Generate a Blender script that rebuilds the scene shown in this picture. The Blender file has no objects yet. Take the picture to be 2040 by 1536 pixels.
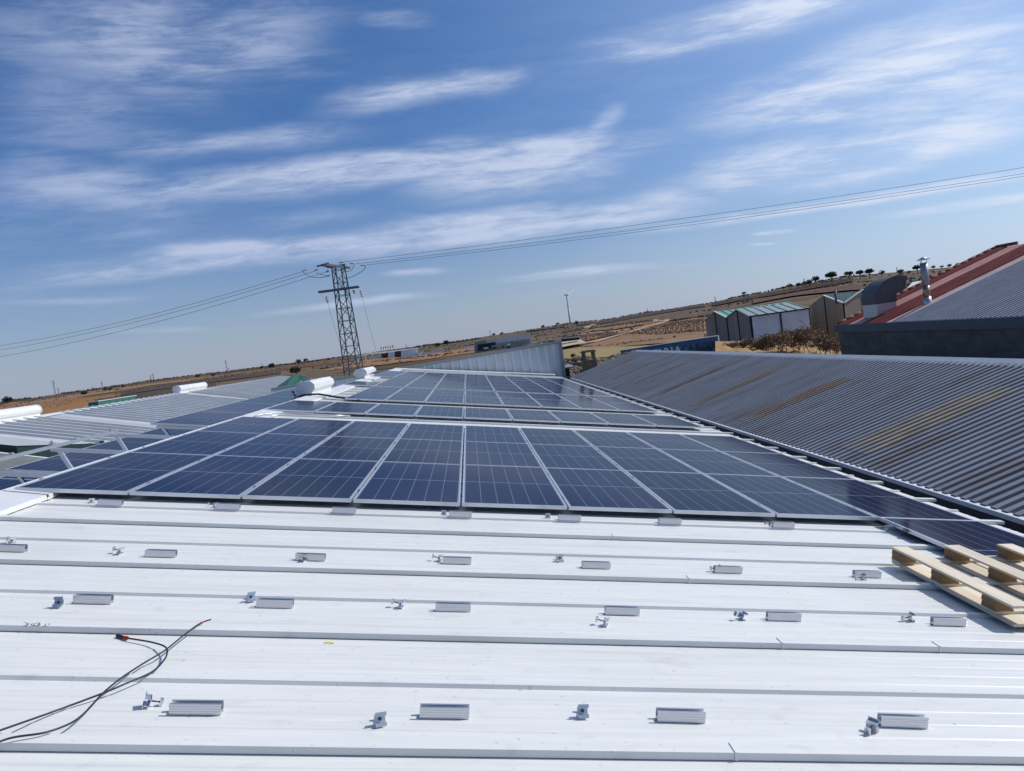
import bpy, bmesh, math, random
from mathutils import Vector, Matrix, noise
rad = math.radians
random.seed(7)
scene = bpy.context.scene
col = scene.collection
# ------------------------------------------------------------------ camera
F, CX, CY = 1478.0, 1020.0, 768.0            # focal length and centre in photograph pixels
ROLL = rad(7.8)
_L = Vector((932-CX, 689-CY, F)).normalized()
_h = Vector((932+1000*math.cos(ROLL)-CX, 689-1000*math.sin(ROLL)-CY, F)).normalized()
_U = _h.cross(_L).normalized()
if _U.y > 0: _U = -_U
_X = _L.cross(_U).normalized()
if _X.x < 0: _X = -_X
M3 = Matrix((_X, _L, _U))                    # camera axes -> world axes
cam_d = bpy.data.cameras.new('camera'); cam = bpy.data.objects.new('camera', cam_d); col.objects.link(cam)
R = Matrix((M3 @ Vector((1,0,0)), M3 @ Vector((0,-1,0)), M3 @ Vector((0,0,-1)))).transposed()
cam.matrix_world = R.to_4x4()
cam_d.sensor_width = 36; cam_d.lens = F/2040*36
cam_d.clip_start = 0.05; cam_d.clip_end = 30000
scene.camera = cam
scene.render.resolution_x = 1024; scene.render.resolution_y = 771
def ray(px, py): return M3 @ Vector((px-CX, py-CY, F))
# ------------------------------------------------------------------ world
SUN = Vector((0.755, 0.16, 0.636)).normalized()
sun_el = math.asin(SUN.z); sun_az = math.atan2(SUN.x, SUN.y)
world = bpy.data.worlds.new('World'); scene.world = world; world.use_nodes = True
nt = world.node_tree; nt.nodes.clear(); N = nt.nodes; LK = nt.links
out = N.new('ShaderNodeOutputWorld'); bg = N.new('ShaderNodeBackground')
sky = N.new('ShaderNodeTexSky'); sky.sky_type = 'NISHITA'; sky.sun_disc = False
sky.sun_elevation = sun_el; sky.sun_rotation = sun_az
sky.air_density = 1.0; sky.dust_density = 0.25; sky.ozone_density = 2.2; sky.altitude = 900
bg.inputs['Strength'].default_value = 0.085
def wmath(op, a, b=None, c=None, clamp=False):
    n = N.new('ShaderNodeMath'); n.operation = op; n.use_clamp = clamp
    for i, v in enumerate((a, b, c)):
        if v is None: continue
        if isinstance(v, (int, float)): n.inputs[i].default_value = v
        else: LK.new(v, n.inputs[i])
    return n.outputs[0]
def wdot(vsock, v):
    n = N.new('ShaderNodeVectorMath'); n.operation = 'DOT_PRODUCT'
    LK.new(vsock, n.inputs[0]); n.inputs[1].default_value = v; return n.outputs['Value']
tc = N.new('ShaderNodeTexCoord'); DIR = tc.outputs['Generated']
# streak axes of the high cirrus, as directions in the sky
ax1 = (ray(1400, 380).normalized() - ray(300, 500).normalized()).normalized()
ax2 = ray(1000, 400).normalized().cross(ax1).normalized()
a1 = wdot(DIR, ax1); a2 = wdot(DIR, ax2); a3 = wdot(DIR, ray(1000, 400).normalized())
def wnoise(sx, sy, sz, scale, detail, rough, dist):
    cb = N.new('ShaderNodeCombineXYZ')
    LK.new(wmath('MULTIPLY', a1, sx), cb.inputs[0]); LK.new(wmath('MULTIPLY', a2, sy), cb.inputs[1]); LK.new(wmath('MULTIPLY', a3, sz), cb.inputs[2])
    n = N.new('ShaderNodeTexNoise'); n.inputs['Scale'].default_value = scale; n.inputs['Detail'].default_value = detail
    n.inputs['Roughness'].default_value = rough; n.inputs['Distortion'].default_value = dist
    LK.new(cb.outputs[0], n.inputs['Vector']); return n.outputs['Fac']
n1 = wnoise(1.0, 3.0, 1.0, 3.6, 9, 0.56, 0.25)
n2 = wnoise(1.2, 7.5, 1.2, 7.5, 12, 0.66, 0.28)
n3 = wnoise(1.0, 2.2, 1.0, 1.6, 4, 0.5, 0.4)
def sstep(v, lo, hi):
    n = N.new('ShaderNodeMapRange'); n.interpolation_type = 'SMOOTHSTEP'
    LK.new(v, n.inputs['Value']); n.inputs['From Min'].default_value = lo; n.inputs['From Max'].default_value = hi
    return n.outputs['Result']
CLOUDS = [((-60,90),(700,50),85,.66),((60,140),(620,120),30,.35),((-50,230),(420,200),50,.45),((640,215),(1045,150),26,.8),((960,190),(1050,130),14,.5),((240,292),(740,262),26,.62),
 ((290,385),(1270,290),30,.85),((800,380),(1230,320),42,.85),((640,335),(1250,285),20,.5),((60,548),(800,480),22,1.0),((640,500),(1390,405),28,1.15),((-40,400),(470,395),52,.55),((0,548),(420,535),12,.5),
 ((1150,100),(1740,-20),30,1.0),((1320,60),(1620,0),30,.6),((1350,245),(2080,95),42,.9),((1500,230),(2100,180),30,.6),((1370,360),(1990,262),36,1.2),((1270,464),(2060,345),9,.95),
 ((1750,430),(2080,388),7,1.1),((980,560),(1330,524),9,.75),((500,630),(900,583),8,.7),((0,330),(260,350),40,.4),((1495,466),(1590,458),4,.8),
 ((1490,488),(1550,483),3,.7),((760,548),(900,538),7,.7),((200,662),(430,655),7,.5),((0,602),(330,597),8,.45),((1170,270),(1250,215),18,.5),((1500,160),(2060,20),40,.55),((1100,545),(1440,525),6,.4),((1760,250),(2100,170),50,.5),((0,290),(420,270),30,.4),((480,440),(760,425),20,.4),((700,45),(880,35),14,.5),((150,475),(360,460),16,.35)]
wob = wmath('MULTIPLY', wmath('SUBTRACT', n1, 0.5), 2.6)
acc = None
for (p, q, wpx, s) in CLOUDS:
    c = ray((p[0]+q[0])/2, (p[1]+q[1])/2).normalized(); d1 = ray(*q).normalized() - ray(*p).normalized()
    Ls = d1.length*0.52; u = d1.normalized(); v = c.cross(u).normalized(); W = wpx/F*1.15
    x = wmath('SUBTRACT', wdot(DIR, u/Ls), c.dot(u)/Ls); y = wmath('ADD', wmath('SUBTRACT', wdot(DIR, v/W), c.dot(v)/W), wob)
    x2 = wmath('POWER', wmath('ABSOLUTE', x), 3.0); e = wmath('MULTIPLY_ADD', y, y, x2)
    g = wmath('MULTIPLY', wmath('EXPONENT', wmath('MULTIPLY', e, -1.0)), s)
    g = wmath('MULTIPLY', g, wmath('GREATER_THAN', wdot(DIR, c), 0.3))
    acc = g if acc is None else wmath('MAXIMUM', wmath('MULTIPLY_ADD', g, 0.25, acc), g)
fib = sstep(wmath('MULTIPLY_ADD', n2, .55, wmath('MULTIPLY', n1, .45)), .38, .62)
veil = wmath('MULTIPLY', wmath('MULTIPLY', sstep(n3, .36, .70), sstep(n2, .38, .68)), .13)
acc = wmath('MULTIPLY', sstep(acc, .10, .95), 1.0)
cl = wmath('MULTIPLY_ADD', acc, wmath('MULTIPLY_ADD', fib, 0.80, 0.20), veil)
cl = wmath('MINIMUM', cl, 0.88)
mix = N.new('ShaderNodeMix'); mix.data_type = 'RGBA'
hs = N.new('ShaderNodeHueSaturation'); hs.inputs['Saturation'].default_value = 1.6; hs.inputs['Value'].default_value = 1.0
LK.new(sky.outputs[0], hs.inputs['Color'])
tint = N.new('ShaderNodeMix'); tint.data_type = 'RGBA'; tint.blend_type = 'MULTIPLY'; tint.inputs[0].default_value = 1.0
LK.new(hs.outputs[0], tint.inputs[6]); tint.inputs[7].default_value = (0.82, 0.96, 1.17, 1)
# thin greyish-lilac haze layer towards the horizon, all the way round
sep = N.new('ShaderNodeSeparateXYZ'); LK.new(DIR, sep.inputs[0])
hz = wmath('EXPONENT', wmath('MULTIPLY', wmath('MAXIMUM', sep.outputs[2], 0.0), -5.2))
hmix = N.new('ShaderNodeMix'); hmix.data_type = 'RGBA'
LK.new(wmath('MULTIPLY', hz, 0.95), hmix.inputs[0]); LK.new(tint.outputs[2], hmix.inputs[6]); 
sg = wmath('MAXIMUM', wdot(DIR, tuple(SUN)), 0.0); sg = wmath('POWER', sg, 3.2)
aur = N.new('ShaderNodeMix'); aur.data_type = 'RGBA'; LK.new(wmath('MINIMUM', wmath('MULTIPLY', sg, 2.2), 1.0), aur.inputs[0])
aur.inputs[6].default_value = (4.0, 4.5, 5.9, 1); aur.inputs[7].default_value = (8.2, 9.7, 12.2, 1); LK.new(aur.outputs[2], hmix.inputs[7])
# the wide pale glow of thin cirrus on the sun's side
glow = N.new('ShaderNodeMix'); glow.data_type = 'RGBA'; LK.new(wmath('MINIMUM', wmath('MULTIPLY', sg, 1.1), .7), glow.inputs[0])
LK.new(hmix.outputs[2], glow.inputs[6]); glow.inputs[7].default_value = (7.2, 9.2, 12.4, 1)
LK.new(cl, mix.inputs[0]); LK.new(glow.outputs[2], mix.inputs[6]); ccol = N.new('ShaderNodeMix'); ccol.data_type = 'RGBA'; LK.new(wmath('MINIMUM', wmath('MULTIPLY', wmath('POWER', wmath('MAXIMUM', wdot(DIR, tuple(SUN)), 0.0), 2.0), 1.5), 1.0), ccol.inputs[0])
ccol.inputs[6].default_value = (6.0, 6.9, 9.2, 1); ccol.inputs[7].default_value = (10.0, 10.9, 12.4, 1); LK.new(ccol.outputs[2], mix.inputs[7])
LK.new(mix.outputs[2], bg.inputs['Color']); LK.new(bg.outputs[0], out.inputs['Surface'])
# ------------------------------------------------------------------ sun
sd = bpy.data.lights.new('sun', 'SUN'); sd.energy = 3.6; sd.angle = rad(0.53); sd.color = (1.0, 0.955, 0.90)
so = bpy.data.objects.new('sun', sd); col.objects.link(so); so.rotation_euler = SUN.to_track_quat('Z', 'Y').to_euler(); so.location = (30, 5, 40)
scene.view_settings.view_transform = 'Standard'; scene.view_settings.look = 'None'
scene.view_settings.exposure = 0.0; scene.view_settings.gamma = 1.0
# ------------------------------------------------------------------ helpers
def link(o, parent=None):
    col.objects.link(o)
    if parent is not None: o.parent = parent
    return o
def tag(o, label=None, cat=None, group=None, kind=None):
    if label: o['label'] = label
    if cat: o['category'] = cat
    if group: o['group'] = group
    if kind: o['kind'] = kind
    return o
def empty(name, loc=(0,0,0), rot=(0,0,0)):
    o = bpy.data.objects.new(name, None); col.objects.link(o); o.location = loc; o.rotation_euler = rot
    o.empty_display_size = .2; return o
class MB:
    """collects quads/triangles and builds one mesh"""
    def __init__(s): s.v = []; s.f = []; s.s = []
    def add(s, vs, fs, smooth=False):
        b = len(s.v); s.v += [tuple(x) for x in vs]; s.f += [tuple(b+i for i in f) for f in fs]; s.s += [smooth]*len(fs); return s
    def box(s, a, b, mat=None):
        x0,y0,z0 = a; x1,y1,z1 = b
        vs = [Vector(p) for p in ((x0,y0,z0),(x1,y0,z0),(x1,y1,z0),(x0,y1,z0),(x0,y0,z1),(x1,y0,z1),(x1,y1,z1),(x0,y1,z1))]
        if mat: vs = [mat @ p for p in vs]
        return s.add(vs, [(0,3,2,1),(4,5,6,7),(0,1,5,4),(1,2,6,5),(2,3,7,6),(3,0,4,7)])
    def bar(s, p, q, w, h=None, up=Vector((0,0,1))):
        p = Vector(p); q = Vector(q); h = h or w; d = (q-p).normalized()
        if abs(d.dot(up)) > .98: up = Vector((1,0,0))
        a = d.cross(up).normalized()*w/2; b = a.cross(d).normalized()*h/2
        vs = [p-a-b,p+a-b,p+a+b,p-a+b,q-a-b,q+a-b,q+a+b,q-a+b]
        return s.add(vs, [(0,3,2,1),(4,5,6,7),(0,1,5,4),(1,2,6,5),(2,3,7,6),(3,0,4,7)])
    def tube(s, pts, r, n=6, cap=True):
        pts = [Vector(p) for p in pts]; rs = r if isinstance(r, (list, tuple)) else [r]*len(pts)
        b = len(s.v); prev = None
        for i, p in enumerate(pts):
            d = (pts[min(i+1,len(pts)-1)]-pts[max(i-1,0)]).normalized()
            a = d.cross(Vector((0,0,1)) if abs(d.z) < .95 else Vector((1,0,0))).normalized()
            if prev is not None and a.dot(prev) < 0: a = -a
            prev = a; c = d.cross(a)
            for k in range(n):
                t = 2*math.pi*k/n; s.v.append(tuple(p + (a*math.cos(t)+c*math.sin(t))*rs[i]))
        for i in range(len(pts)-1):
            for k in range(n):
                s.f.append((b+i*n+k, b+i*n+(k+1)%n, b+(i+1)*n+(k+1)%n, b+(i+1)*n+k)); s.s.append(True)
        if cap:
            s.f.append(tuple(b+k for k in range(n))[::-1]); s.s.append(False)
            s.f.append(tuple(b+(len(pts)-1)*n+k for k in range(n))); s.s.append(False)
        return s
    def prism(s, poly, ext):
        """poly: list of 3D points, ext: vector"""
        n = len(poly); poly = [Vector(p) for p in poly]; ext = Vector(ext)
        fs = [tuple(range(n))[::-1], tuple(range(n, 2*n))] + [(i, (i+1) % n, n+(i+1) % n, n+i) for i in range(n)]
        return s.add(poly+[p+ext for p in poly], fs)
    def blob(s, c, r, sq=1.0, seed=0, j=.25):
        rnd = random.Random(seed); c = Vector(c)
        ico = [(0,0,1)]+[(math.cos(t)*.9, math.sin(t)*.9, .4) for t in [k*math.pi*2/5 for k in range(5)]]+[(math.cos(t)*.9, math.sin(t)*.9, -.4) for t in [k*math.pi*2/5+.6 for k in range(5)]]+[(0,0,-1)]
        vs = [c+Vector((x*r, y*r, z*r*sq))*(1+rnd.uniform(-j, j)) for x,y,z in ico]
        fs = [(0,1+k,1+(k+1)%5) for k in range(5)]+[(1+k,6+k,1+(k+1)%5) for k in range(5)]+[(1+(k+1)%5,6+k,6+(k+1)%5) for k in range(5)]+[(11,6+(k+1)%5,6+k) for k in range(5)]
        return s.add(vs, fs)
    def mesh(s, name):
        me = bpy.data.meshes.new(name); me.from_pydata(s.v, [], s.f); me.update()
        me.polygons.foreach_set('use_smooth', s.s); return me
    def build(s, name, mat, parent=None, bevel=0):
        me = s.mesh(name); me.materials.append(mat); o = bpy.data.objects.new(name, me); link(o, parent)
        if bevel:
            m = o.modifiers.new('bevel', 'BEVEL'); m.width = bevel; m.segments = 2; m.limit_method = 'ANGLE'
        return o
def inst(me, name, parent=None, loc=(0,0,0), rot=(0,0,0), scale=None, mat=None):
    o = bpy.data.objects.new(name, me); link(o, parent); o.location = loc; o.rotation_euler = rot
    if scale: o.scale = scale
    return o
def copy_tree(o, parent=None):
    c = o.copy(); col.objects.link(c)
    if parent is not None: c.parent = parent
    for ch in o.children: copy_tree(ch, c)
    return c
ORD = ['first','second','third','fourth','fifth','sixth','seventh','eighth','ninth','tenth','eleventh','twelfth']
# ------------------------------------------------------------------ materials
def new_mat(name, base, rough=.6, metal=0., spec=.5, bump=0., var=0., vscale=6., vstretch=(1,1,1), dark=(0,0,0), dirt=0., dscale=2., coord='Object', bscale=40., detail=5, c2=None, coat=0.):
    m = bpy.data.materials.new(name); m.use_nodes = True; t = m.node_tree; b = t.nodes['Principled BSDF']
    b.inputs['Base Color'].default_value = (*base, 1); b.inputs['Roughness'].default_value = rough; b.inputs['Metallic'].default_value = metal
    b.inputs['Specular IOR Level'].default_value = spec; b.inputs['Coat Weight'].default_value = coat
    cc = t.nodes.new('ShaderNodeTexCoord'); mp = t.nodes.new('ShaderNodeMapping'); mp.inputs['Scale'].default_value = vstretch
    if coord == 'World':
        g = t.nodes.new('ShaderNodeNewGeometry'); t.links.new(g.outputs['Position'], mp.inputs[0])
    else: t.links.new(cc.outputs[coord], mp.inputs[0])
    src = None
    if var or c2:
        n = t.nodes.new('ShaderNodeTexNoise'); n.inputs['Scale'].default_value = vscale; n.inputs['Detail'].default_value = detail; n.inputs['Roughness'].default_value = .6
        t.links.new(mp.outputs[0], n.inputs['Vector'])
        r = t.nodes.new('ShaderNodeValToRGB'); r.color_ramp.elements[0].position = .35; r.color_ramp.elements[1].position = .65
        lo = c2 if c2 else tuple(x*(1-var) for x in base); hi = base if c2 else tuple(min(1, x*(1+var)) for x in base)
        r.color_ramp.elements[0].color = (*lo, 1); r.color_ramp.elements[1].color = (*hi, 1)
        t.links.new(n.outputs['Fac'], r.inputs[0]); src = r.outputs[0]
    if dirt:
        n = t.nodes.new('ShaderNodeTexNoise'); n.inputs['Scale'].default_value = dscale; n.inputs['Detail'].default_value = 9; n.inputs['Roughness'].default_value = .7
        t.links.new(mp.outputs[0], n.inputs['Vector'])
        r = t.nodes.new('ShaderNodeMapRange'); r.inputs['From Min'].default_value = .5; r.inputs['From Max'].default_value = .75; r.inputs['To Max'].default_value = dirt
        t.links.new(n.outputs['Fac'], r.inputs[0])
        mx = t.nodes.new('ShaderNodeMix'); mx.data_type = 'RGBA'; t.links.new(r.outputs[0], mx.inputs[0])
        if src: t.links.new(src, mx.inputs[6])
        else: mx.inputs[6].default_value = (*base, 1)
        mx.inputs[7].default_value = (*dark, 1); src = mx.outputs[2]
    if src: t.links.new(src, b.inputs['Base Color'])
    if bump:
        n = t.nodes.new('ShaderNodeTexNoise'); n.inputs['Scale'].default_value = bscale; n.inputs['Detail'].default_value = 4
        t.links.new(mp.outputs[0], n.inputs['Vector'])
        bp = t.nodes.new('ShaderNodeBump'); bp.inputs['Strength'].default_value = bump; bp.inputs['Distance'].default_value = .01
        t.links.new(n.outputs['Fac'], bp.inputs['Height']); t.links.new(bp.outputs[0], b.inputs['Normal'])
    return m
M = {}
M['white'] = new_mat('white_painted_sheet', (.735,.735,.70), .38, spec=.4, var=.035, vscale=5, vstretch=(.35,6,1), dirt=.22, dark=(.42,.40,.34), dscale=1.3, bump=.12, bscale=3.0, coord='World')
def specks(m):
    t = m.node_tree; b = t.nodes['Principled BSDF']; src = b.inputs['Base Color'].links[0].from_socket; g = t.nodes.new('ShaderNodeNewGeometry')
    for sc_, lo, hi, amt, st in ((34, .67, .73, .5, (1,1,1)), (5.5, .61, .77, .22, (1,1.6,1)), (2.6, .45, .8, .16, (.12,9,1)), (.55, .55, .75, .14, (1,1,1))):
        n = t.nodes.new('ShaderNodeTexNoise'); n.inputs['Scale'].default_value = sc_; n.inputs['Detail'].default_value = 5; mp = t.nodes.new('ShaderNodeMapping'); mp.inputs['Scale'].default_value = st
        t.links.new(g.outputs['Position'], mp.inputs[0]); t.links.new(mp.outputs[0], n.inputs['Vector'])
        r = t.nodes.new('ShaderNodeMapRange'); r.inputs['From Min'].default_value = lo; r.inputs['From Max'].default_value = hi; r.inputs['To Max'].default_value = amt; t.links.new(n.outputs['Fac'], r.inputs[0])
        mx = t.nodes.new('ShaderNodeMix'); mx.data_type = 'RGBA'; t.links.new(r.outputs[0], mx.inputs[0]); t.links.new(src, mx.inputs[6]); mx.inputs[7].default_value = (.33,.32,.29,1); src = mx.outputs[2]
    t.links.new(src, b.inputs['Base Color'])
specks(M['white'])
M['whitecap'] = new_mat('white_painted_flashing', (.70,.71,.71), .4, spec=.4, var=.04, vscale=4, dirt=.25, dark=(.45,.40,.32), dscale=3, coord='World')
M['cream'] = new_mat('aged_white_flashing', (.72,.70,.64), .45, var=.06, vscale=8, dirt=.4, dark=(.36,.27,.16), dscale=6)
M['whiterough'] = new_mat('far_white_sheet', (.55,.565,.57), .5, var=.06, vscale=.6, dirt=.25, dark=(.35,.34,.30), dscale=.8, coord='World')
M['oldgrey'] = new_mat('weathered_grey_sheet', (.27,.275,.25), .6, var=.1, vscale=.8, dirt=.3, dark=(.2,.2,.16), dscale=1, coord='World')
M['skylight'] = new_mat('fibreglass_skylight', (.42,.44,.46), .5, var=.05, vscale=1)
M['alu'] = new_mat('mill_aluminium', (.66,.67,.70), .34, metal=.85, var=.06, vscale=20, vstretch=(.3,6,6))
M['frame'] = new_mat('anodised_frame', (.66,.68,.72), .36, metal=.6, var=.03, vscale=9)
M['steel'] = new_mat('galvanised_steel', (.50,.52,.55), .38, metal=.75, var=.12, vscale=6, dirt=.2, dark=(.3,.28,.25))
M['bolt'] = new_mat('dark_bolt_steel', (.10,.105,.12), .4, metal=.8)
M['green'] = new_mat('teal_green_sheet', (.02,.115,.085), .5, var=.1, vscale=2)
M['darkgreen'] = new_mat('dark_green_fascia', (.012,.05,.045), .5)
M['gutter'] = new_mat('shade_dark_gutter', (.05,.055,.065), .6, var=.2, vscale=2)  # shade of the deep gap is put into this near-black colour
M['darkroof'] = new_mat('galvanised_roof_sheet', (.225,.238,.262), .7, spec=.12, var=.12, vscale=.9, vstretch=(.3,1.4,1), dirt=.85, dark=(.15,.095,.065), dscale=1.3, coord='World')
M['rust'] = new_mat('rust_stained_sheet', (.25,.19,.13), .7, var=.25, vscale=2.5, vstretch=(.6,2,1), dirt=.5, dark=(.12,.07,.045), dscale=4, coord='World')
M['rustred'] = new_mat('red_brown_stained_sheet', (.16,.095,.075), .7, var=.25, vscale=2.5, vstretch=(.6,2,1), dirt=.5, dark=(.08,.06,.055), dscale=4, coord='World')
M['tan'] = new_mat('tan_fibreglass_sheet', (.36,.315,.25), .65, var=.18, vscale=3, vstretch=(.6,2,1), dirt=.35, dark=(.18,.13,.08), dscale=5, coord='World')
M['flash'] = new_mat('pale_ridge_flashing', (.36,.385,.41), .45, metal=.2, var=.06, vscale=2)
M['whiteflash'] = new_mat('white_edge_flashing', (.72,.74,.77), .45, var=.05, vscale=2)
M['parapet'] = new_mat('pale_grey_cladding', (.50,.545,.58), .45, metal=.1, var=.05, vscale=1.5, vstretch=(1,1,.3), dirt=.2, dark=(.3,.32,.33))
M['parcap'] = new_mat('grey_coping', (.24,.25,.265), .5)
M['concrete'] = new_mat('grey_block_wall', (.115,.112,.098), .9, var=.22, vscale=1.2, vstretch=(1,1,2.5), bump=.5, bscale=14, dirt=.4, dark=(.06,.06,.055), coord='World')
M['blueflash'] = new_mat('slate_blue_flashing', (.055,.075,.105), .5, metal=.1, var=.08, vscale=2)
M['redsheet'] = new_mat('brick_red_sheet', (.25,.06,.05), .7, spec=.15, var=.18, vscale=1.5, coord='World')
M['salmon'] = new_mat('faded_salmon_skylight', (.46,.20,.15), .6, var=.14, vscale=1.2, coord='World')
M['pink'] = new_mat('faded_pink_grey_skylight', (.48,.34,.29), .6, var=.14, vscale=1.2, coord='World')
M['greysheet'] = new_mat('grey_roof_sheet', (.27,.28,.31), .7, spec=.15, var=.1, vscale=1.5, coord='World')
M['tile'] = new_mat('fired_clay_tile', (.24,.095,.05), .85, var=.3, vscale=6)
M['hood'] = new_mat('dull_grey_hood_sheet', (.085,.085,.09), .55, metal=.0, var=.12, vscale=2)
M['wood'] = new_mat('pale_pallet_wood', (.80,.71,.56), .75, var=.16, vscale=9, vstretch=(1,.12,1), bump=.5, bscale=40, dirt=.75, dark=(.42,.36,.29), dscale=3, c2=(.66,.56,.41))
M['rod'] = new_mat('black_cable_sheath', (.012,.014,.018), .45)
M['red'] = new_mat('red_plastic', (.6,.02,.02), .4)
M['yellow'] = new_mat('yellow_marker', (.75,.6,.03), .6)
M['ink'] = new_mat('black_marker_ink', (.03,.03,.04), .7)
M['lattice'] = new_mat('dark_galvanised_lattice', (.13,.135,.145), .6, metal=.4, var=.2, vscale=3)
M['porcelain'] = new_mat('glass_insulator', (.55,.53,.45), .25)
M['bark'] = new_mat('grey_brown_bark', (.13,.095,.07), .9, var=.2, vscale=3)
M['dryleaf'] = new_mat('dry_brown_leaf', (.34,.22,.13), .85, c2=(.18,.11,.07), vscale=1.3)
M['pine'] = new_mat('dark_pine_foliage', (.06,.07,.035), .95, spec=.1, c2=(.03,.038,.02), vscale=.5)
M['scrub'] = new_mat('dry_scrub_foliage', (.14,.108,.085), .95, c2=(.07,.058,.048), vscale=.15, coord='World')
M['stone'] = new_mat('field_stone', (.22,.165,.115), .9, c2=(.10,.07,.05), vscale=1.5)
M['conc2'] = new_mat('cast_concrete', (.20,.15,.10), .9, var=.25, vscale=3, bump=.3, bscale=20)
M['brownwall'] = new_mat('brown_panel_wall', (.33,.265,.205), .85, var=.14, vscale=.4, vstretch=(1,1,.3))
M['whitewall'] = new_mat('dirty_white_panel_wall', (.74,.73,.73), .8, var=.08, vscale=.4, dirt=.35, dark=(.32,.28,.24), dscale=.5)
M['greenroof'] = new_mat('pale_green_roof_sheet', (.18,.40,.30), .55, var=.1, vscale=.5)
M['greengrey'] = new_mat('grey_green_roof_sheet', (.27,.32,.30), .6, var=.1, vscale=.5)
M['clear'] = new_mat('pale_roof_light', (.6,.66,.62), .5)
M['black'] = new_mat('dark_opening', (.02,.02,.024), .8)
M['signblue'] = new_mat('faded_sign_blue', (.025,.10,.20), .6, var=.15, vscale=.5, dirt=.3, dark=(.05,.09,.12), dscale=1.5)
M['signwhite'] = new_mat('faded_white_lettering', (.55,.58,.62), .7)
M['signblack'] = new_mat('black_lettering', (.012,.012,.016), .7)
M['gwhite'] = new_mat('white_render_wall', (.82,.81,.79), .8, var=.05, vscale=.1)
M['greywall'] = new_mat('grey_cladding_wall', (.30,.30,.29), .8, var=.08, vscale=.1)
M['darkred'] = new_mat('dark_red_cladding', (.13,.035,.03), .7)
M['turb'] = new_mat('white_turbine_paint', (.72,.73,.75), .5)

def stain(name, base, c2, L):
    m = new_mat(name, base, .75, spec=.12, c2=c2, vscale=3.0, vstretch=(.5,2.5,1)); t = m.node_tree; b = t.nodes['Principled BSDF']
    src = b.inputs['Base Color'].links[0].from_socket; tcn = t.nodes.new('ShaderNodeTexCoord'); sp = t.nodes.new('ShaderNodeSeparateXYZ'); t.links.new(tcn.outputs['Object'], sp.inputs[0])
    n = t.nodes.new('ShaderNodeTexNoise'); n.inputs['Scale'].default_value = 2.2; n.inputs['Detail'].default_value = 7; mp = t.nodes.new('ShaderNodeMapping'); mp.inputs['Scale'].default_value = (.7,4,1)
    t.links.new(tcn.outputs['Object'], mp.inputs[0]); t.links.new(mp.outputs[0], n.inputs['Vector'])
    def mth(op, a, c=None):
        k = t.nodes.new('ShaderNodeMath'); k.operation = op; k.use_clamp = op == 'MINIMUM'
        for i, v in enumerate((a, c)):
            if v is None: continue
            if isinstance(v, (int, float)): k.inputs[i].default_value = v
            else: t.links.new(v, k.inputs[i])
        return k.outputs[0]
    e = mth('MULTIPLY', mth('MINIMUM', mth('SUBTRACT', L, sp.outputs[0]), mth('ADD', sp.outputs[0], .0)), 1.6)
    f = mth('MINIMUM', mth('ADD', mth('MULTIPLY', mth('SUBTRACT', n.outputs['Fac'], .49), 3.2), mth('MINIMUM', e, .75)), .9)
    mx = t.nodes.new('ShaderNodeMix'); mx.data_type = 'RGBA'; t.links.new(f, mx.inputs[0]); mx.inputs[6].default_value = (.24,.245,.255,1); t.links.new(src, mx.inputs[7]); t.links.new(mx.outputs[2], b.inputs['Base Color']); return m
M['rust'] = stain('rust_stained_sheet', (.27,.18,.11), (.15,.10,.07), 2.7)
M['rustred'] = stain('red_brown_stained_sheet', (.20,.105,.075), (.12,.075,.06), 2.7)
M['tan'] = stain('tan_stained_sheet', (.37,.305,.225), (.23,.185,.135), 2.8)
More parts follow.
